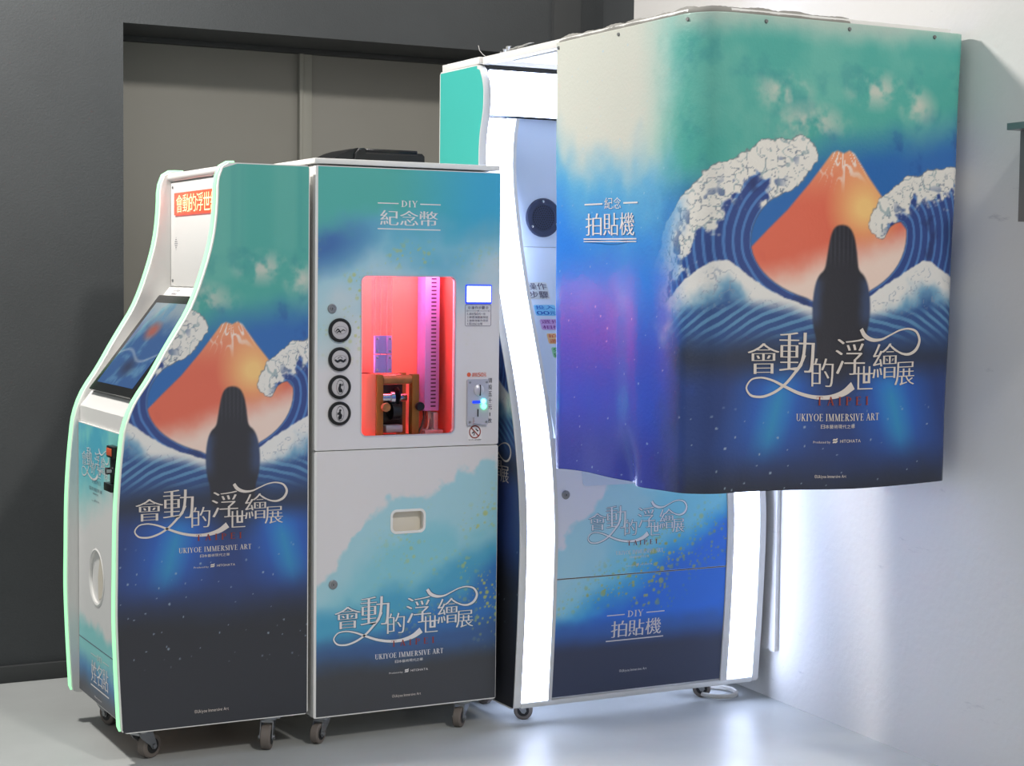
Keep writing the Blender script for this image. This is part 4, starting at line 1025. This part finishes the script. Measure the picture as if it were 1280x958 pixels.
# lower door pair
DX0, DX1 = 0.7425, 1.3530
def booth_door(z0, z1, nm):
    d = curved(G(), DX0, DX1, z0, z1, 0.004, 0.018, 24).obj(nm, 'white', P)
    def pl_(u, v):
        x = DX0 + 0.001 + u * (DX1 - DX0 - 0.002); z = z0 + 0.001 + v * (z1 - z0 - 0.002); return x, pprof(z) + 0.0032, z, x, z
    pr = print_sheet('printed_face', d, 205, int((z1 - z0) / 0.003), pl_, wash_booth, 'print')
    return d, pr
d1, pr1 = booth_door(0.076, 0.4385, 'lower_door'); d2, pr2 = booth_door(0.4410, 0.86, 'upper_door')
yb = lambda z: float(pprof(z)) + 0.0024
k = Ink(); k.row('拍貼機', 0.940, 1.118, 0.245, 0.296, gap=0.13); k.serif('DIY', 0.995, 1.052, 0.3055, 0.020, track=0.12)
k.quad(0.922, 0.3135, 0.985, 0.3165); k.quad(1.063, 0.3135, 1.129, 0.3165); k.quad(0.922, 0.2335, 1.129, 0.2370)
k.sans('©Ukiyoe Immersive Art', 0.976, 1.075, 0.134, 0.008)
k.put('lettering', 'ink_white', d1, lambda a, b: (a, yb(b), b))
M['ink_teal'] = mat('teal_shadow_ink', (96, 150, 176), 0.5)
title(d2, on_front(1.030, 0.508, 0.630, yb, 0.66), ink='ink_bright', small='ink_white', shadow='ink_teal')
curved(G(), DX0, DX1, 0.4375, 0.4420, 0.006, 0.01, 3).obj('joint', 'ink_black', P)
lock(P, 0.772, float(pprof(0.693)) + 0.003, 0.693)
g = G(); zz0, zz1 = 0.716, 0.800
g.slab([rrect(0.832, 1.10, zz0, zz1, 0.012)], -0.0015, 0.004, lambda a, b, t: (a, float(pprof(b)) + 0.003 + t, b)).obj('hatch', 'board', d2)
# upper board, speaker and the instructions
G().box(XL1, XR0, 0.235, 0.262, 1.437, 1.834).obj('speaker_board', 'board', P)
cb = G().slab([[(0.235, 1.4355), (0.262, 1.4355), (0.02, 0.86), (-0.066, 0.862), (-0.02, 0.98)]], 0.742, 1.353, lambda a, b, t: (t, a, b)).obj('control_board', 'board', P)
sp = G().lathe((0.855, 0.2348, 1.529), (0, -1, 0), [(0, 0.061), (0.004, 0.061), (0.007, 0.057), (0.007, 0.043), (0.004, 0.041), (0.004, 0.002)], 40).obj('speaker', 'speaker', P); sp['label'] = 'round dark speaker grille'
g = G()
for r in range(0, 6):
    for i in range(max(1, r * 6)):
        t = 2 * math.pi * i / max(1, r * 6); cx, cz = 0.855 + r * 0.0072 * math.cos(t), 1.529 + r * 0.0072 * math.sin(t)
        g.cyl((cx, 0.2310, cz), (cx, 0.2302, cz), 0.0022, n=6)
g.obj('grille', 'ink_black', sp)
for a in (95, 215, 335): G().lathe((0.855 + 0.050 * math.cos(math.radians(a)), 0.2280, 1.529 + 0.050 * math.sin(math.radians(a))), (0, -1, 0), [(0, 0.004), (0.002, 0.004), (0.003, 0.002)], 10).obj('screw', 'chrome', sp)
# control slope local frame
q0 = Vector((0, 0.235, 1.4355)); q1 = Vector((0, -0.02, 0.98)); qs = (q1 - q0); QL = qs.length; qs.normalize(); qn = Vector((0, -qs.z, qs.y)); qn = qn if qn.y < 0 else -qn
def ctl(x, s_, h=0.0008): return tuple(q0 + qs * s_ + qn * h + Vector((x, 0, 0)))
g = G(); g.slab([rrect(0.885, 1.25, 0.10, 0.42, 0.01)], 0.0005, 0.012, lambda a, b, t: ctl(a, b, t)); g.obj('touch_screen', 'bezel', cb)
def label(x0, x1, s0, s1, m_, txt, ink):
    k = Ink(); k.add(rrect(x0, x1, -s1, -s0, 0.006, 3), [tuple(range(16))]); pp = k.put('sticker', m_, cb, lambda a, b: ctl(a, -b, 0.0008))
    n = len(txt); k = Ink()
    for i, tx in enumerate(txt):
        hgt = (s1 - s0) / n; k.row(tx, x0 + 0.004, x1 - 0.004, -(s0 + hgt * (i + 1)) + 0.003, -(s0 + hgt * i) - 0.003, gap=0.08, thin=0, smear=0.01)
    k.put('lettering', ink, cb, lambda a, b: ctl(a, -b, 0.0014))
M['lab_blue'] = mat('blue_label', (120, 196, 236), 0.5); M['lab_purple'] = mat('lilac_label', (206, 168, 222), 0.5); M['lab_orange'] = mat('orange_label', (238, 196, 140), 0.5)
M['lab_green'] = mat('green_label', (142, 206, 160), 0.5); M['lab_grey'] = mat('pale_label', (206, 212, 214), 0.5); M['ink_gr'] = mat('green_ink', (20, 130, 60), 0.5); M['ink_bl'] = mat('blue_ink', (28, 96, 190), 0.5); M['ink_pu'] = mat('purple_ink', (130, 60, 150), 0.5)
label(0.760, 0.836, 0.125, 0.185, 'lab_grey', ['操作', '步驟'], 'ink_grey')
label(0.770, 0.846, 0.205, 0.243, 'lab_blue', ['投入', '00元'], 'ink_bl')
label(0.778, 0.854, 0.255, 0.292, 'lab_purple', ['選擇', '相框'], 'ink_pu')
label(0.790, 0.858, 0.304, 0.340, 'lab_orange', ['拍照', '選圖'], 'ink_orange')
label(0.794, 0.862, 0.352, 0.388, 'lab_green', ['列印', '照片'], 'ink_gr')
label(0.806, 0.870, 0.400, 0.430, 'lab_purple', ['取件'], 'ink_pu')
# lit header, back cabinet and top board
G().box(XL0, XR1, 0.186, 0.194, 1.836, 1.972, 0.002).obj('header_light', 'led_white', P)['label'] = 'wide glowing white header'
G().box(XL0, XR1, 0.1945, 0.478, 1.8365, 1.9700).obj('header_dark_fill', 'black', P)  # added black fill, so that the cavity behind the header stays dark
G().box(XL0, XR1, 0.215, 0.478, 1.9720, 1.9895).obj('dark_gap_liner', 'black', P)  # added black sheet: the darkness of the roof gap put into colour
G().box(XL0, XR1, 0.265, 0.478, 0.060, 1.835).obj('cabinet', 'white', P)
G().box(X0 + 0.002, X1 - 0.002, 0.214, 0.474, 1.9905, 2.012, 0.002).obj('top_board', 'white', P)
# canopy rails and roof
YF = -1.000
rl = G()
rl.box(0.625, 0.647, YF + 0.08, 0.2105, 1.9880, 2.0115, 0.002).box(1.408, 1.430, YF + 0.05, 0.2105, 1.9880, 2.0115, 0.002).box(0.705, 1.408, YF + 0.006, YF + 0.028, 1.9880, 2.0115, 0.002)
rl.obj('canopy_rail', 'white', P)
G().box(0.660, 1.408, YF + 0.06, 0.076, 1.9862, 1.9955, 0.001).obj('canopy_roof', 'white', P)
for x, y, r in ((0.668, 0.035, 240), (1.325, 0.045, 235), (0.68, 0.22, 20), (1.40, 0.22, 40)): caster(P, x, y, r, 1.0)

# ------------------------------------------------------------------ curtain hung from the canopy
C = thing('booth_curtain', 'stiff vinyl curtain with a wave and mountain print hanging from the booth canopy', 'curtain', (1.0, -0.7, 0.8))
CX0, CX1, CR = 0.620, 1.460, 0.095
seg = []   # plan of the sheet: straight flank, rounded corner, front, rounded corner, short return
def plan():
    pts = [(CX0, y) for y in np.linspace(-0.262, YF + CR, 60)]
    pts += [(CX0 + CR - CR * math.cos(t), YF + CR - CR * math.sin(t)) for t in np.linspace(0, math.pi / 2, 30)[1:]]
    r2 = 0.035
    pts += [(x, YF) for x in np.linspace(CX0 + CR, CX1 - r2, 80)[1:]]
    pts += [(CX1 - r2 + r2 * math.sin(t), YF + r2 - r2 * math.cos(t)) for t in np.linspace(0, math.pi / 2, 20)[1:]]
    pts += [(CX1, y) for y in np.linspace(YF + r2, -0.62, 30)[1:]]
    return np.array(pts)
PL = plan(); PS = np.concatenate([[0], np.cumsum(np.linalg.norm(np.diff(PL, axis=0), axis=1))])
S_FRONT = PS[59 + 29]         # arc length where the flat front begins (x = CX0 + CR)
ZC0, ZC1 = 0.802, 2.0
def curtain_place(u, v):
    s = u * PS[-1]; z0 = ZC0 + 0.004 * np.sin(s * 9)
    z = z0 + v * (ZC1 - z0)
    X = np.interp(s, PS, PL[:, 0]); Y = np.interp(s, PS, PL[:, 1])
    tx = np.interp(s, PS, np.gradient(PL[:, 0], PS)); ty = np.interp(s, PS, np.gradient(PL[:, 1], PS))
    L = np.hypot(tx, ty); nx, ny = -ty / L * -1, tx / L * -1   # outward
    low = 1 - v
    fl = ss(S_FRONT, S_FRONT - 0.16, s)                       # flank only
    d = 0.010 * np.sin(s * 15 + 0.8) * low ** 1.3 * fl + 0.004 * np.sin(s * 31 + 2 * v) * low * fl
    d += -0.030 * np.exp(-((s - 0.405) / 0.055) ** 2) * ss(0.86, 1.0, low)
    d += 0.0016 * np.sin(s * 23 + 3 * v) * (1 - fl) * low + 0.0010 * np.sin(v * 19 + s * 5)
    # the sheet hangs a little back at the lower ends
    X2 = X + nx * d; Y2 = Y + ny * d
    end = ss(0.10, 0.0, s); Y2 = Y2 - 0.04 * end * low
    rt = ss(PS[-1] - 0.62, PS[-1] - 0.30, s); X2 = X2 - 0.030 * rt * low
    return X2, Y2, z, s - S_FRONT + CX0 + CR, z
sheet = print_sheet('vinyl_sheet', C, 560, 440, curtain_place, curtain_paint, 'vinyl')
sm = sheet.modifiers.new('thickness', 'SOLIDIFY'); sm.thickness = 0.0012; sm.offset = -1 
def curtain_pt(a, z, h=0.0018):
    s = a - CX0 - CR + S_FRONT
    X, Y, Z, _, _ = curtain_place(np.array([[s / PS[-1]]]), np.array([[(z - ZC0) / (ZC1 - ZC0)]]))
    i = np.interp(s, PS, np.arange(len(PS))); j = min(int(i), len(PS) - 2); t = PL[j + 1] - PL[j]; t = t / np.linalg.norm(t)
    return (float(X[0, 0]) + t[1] * h, float(Y[0, 0]) - t[0] * h, float(Z[0, 0]))
title(sheet, lambda a, b: curtain_pt(1.056 + a, 0.990 + b))
copyright_line(sheet, curtain_pt, 0.985, 1.085, 0.832, 0.008)
k = Ink()
sA = lambda y: CX0 + CR - S_FRONT + (-0.262 - y)      # flank: sheet coordinate of a given y
k.row('拍貼機', sA(-0.440), sA(-0.700), 1.455, 1.515, gap=0.14); k.row('紀念', sA(-0.535), sA(-0.625), 1.526, 1.556, gap=0.12, smear=0.01, thin=0.01)
k.quad(sA(-0.433), 1.538, sA(-0.525), 1.542); k.quad(sA(-0.640), 1.538, sA(-0.715), 1.542)
k.quad(sA(-0.428), 1.4440, sA(-0.712), 1.4475); k.quad(sA(-0.428), 1.4375, sA(-0.712), 1.4400)
k.put('lettering', 'ink_white', sheet, curtain_pt)
for a in [sA(-0.262 + 0.0) + 0.012, sA(-0.60), sA(-0.925), 0.806, 1.067, 1.348]:
    p0 = Vector(curtain_pt(a, 1.985, 0.0)); p1 = Vector(curtain_pt(a, 1.985, 0.004))
    G().cyl(p0, p1, 0.0055, 0.004, 12).obj('screw', 'steel', C)
# crumpled turn-over along the top edge
g = G(); nn_ = 150; vs = []
rr = random.Random(9); hs = [0.001 + 0.006 * abs(math.sin(i * 0.21) * math.sin(i * 0.083 + 1)) + rr.uniform(0, 0.0015) for i in range(nn_)]
for i in range(nn_):
    s = (0.004 + 0.60 * i / (nn_ - 1)) * PS[-1]; a = s - S_FRONT + CX0 + CR
    p = Vector(curtain_pt(a, 1.9995, -0.0015)); q = Vector(curtain_pt(a, 1.9995, -0.010)); e = Vector(curtain_pt(a, 1.9995, -0.024))
    vs += [p, q + Vector((0, 0, 0.0125 + hs[i])), e + Vector((0, 0, 0.0128 + hs[i] * 0.4))]
g.add(vs, [(3 * i + k_, 3 * i + 3 + k_, 3 * i + 4 + k_, 3 * i + 1 + k_) for i in range(nn_ - 1) for k_ in (0, 1)])
M['hem'] = mat('curtain_backing', (150, 148, 142), 0.6); hem = g.obj('turned_hem', 'hem', C); sm = hem.modifiers.new('thickness', 'SOLIDIFY'); sm.thickness = 0.0008

# ------------------------------------------------------------------ small loose things
fs_ = thing('film_scrap', 'torn strips of white film curling up on the booth roof edge', 'plastic film', (0.64, 0.10, 2.012))
g = G(); rr = random.Random(2)
for i in range(6):
    y = 0.16 - i * 0.035; x = 0.634; vs = []
    for j in range(7):
        t = j / 6; vs += [(x + 0.010 * math.sin(3 * t + i), y - 0.045 * t, 2.0122 + 0.018 * t * (1 - 0.5 * t) * (0.6 + 0.5 * (i % 3))), (x + 0.012 + 0.010 * math.sin(3 * t + i), y - 0.045 * t - 0.004, 2.0122 + 0.020 * t * (1 - 0.55 * t) * (0.6 + 0.5 * (i % 3)))]
    g.add(vs, [(2 * j, 2 * j + 2, 2 * j + 3, 2 * j + 1) for j in range(6)])
st_ = g.obj('strip', 'film', fs_); sm = st_.modifiers.new('thickness', 'SOLIDIFY'); sm.thickness = 0.0006
G().tube([(0.630, 0.20, 2.013), (0.628, 0.215, 2.020), (0.627, 0.235, 2.034), (0.627, 0.243, 2.050)], 0.0009, 6).obj('tie_wire', 'film', fs_)
pc = thing('power_cable', 'off-white cable coiled on the floor by the booth caster', 'cable', (1.405, 0.02, 0))
cir = [(1.402 + (0.060) * math.cos(t), 0.030 + 0.075 * math.sin(t), 0.0065 + 0.0006 * t) for t in np.linspace(0.3, 0.3 + 4.05 * math.pi, 90)]
G().tube(cir + [(1.43, 0.14, 0.012), (1.44, 0.22, 0.007), (1.44, 0.40, 0.007)], 0.0055, 8).obj('coil', 'cable', pc)

bpy.data.objects.remove(_to)
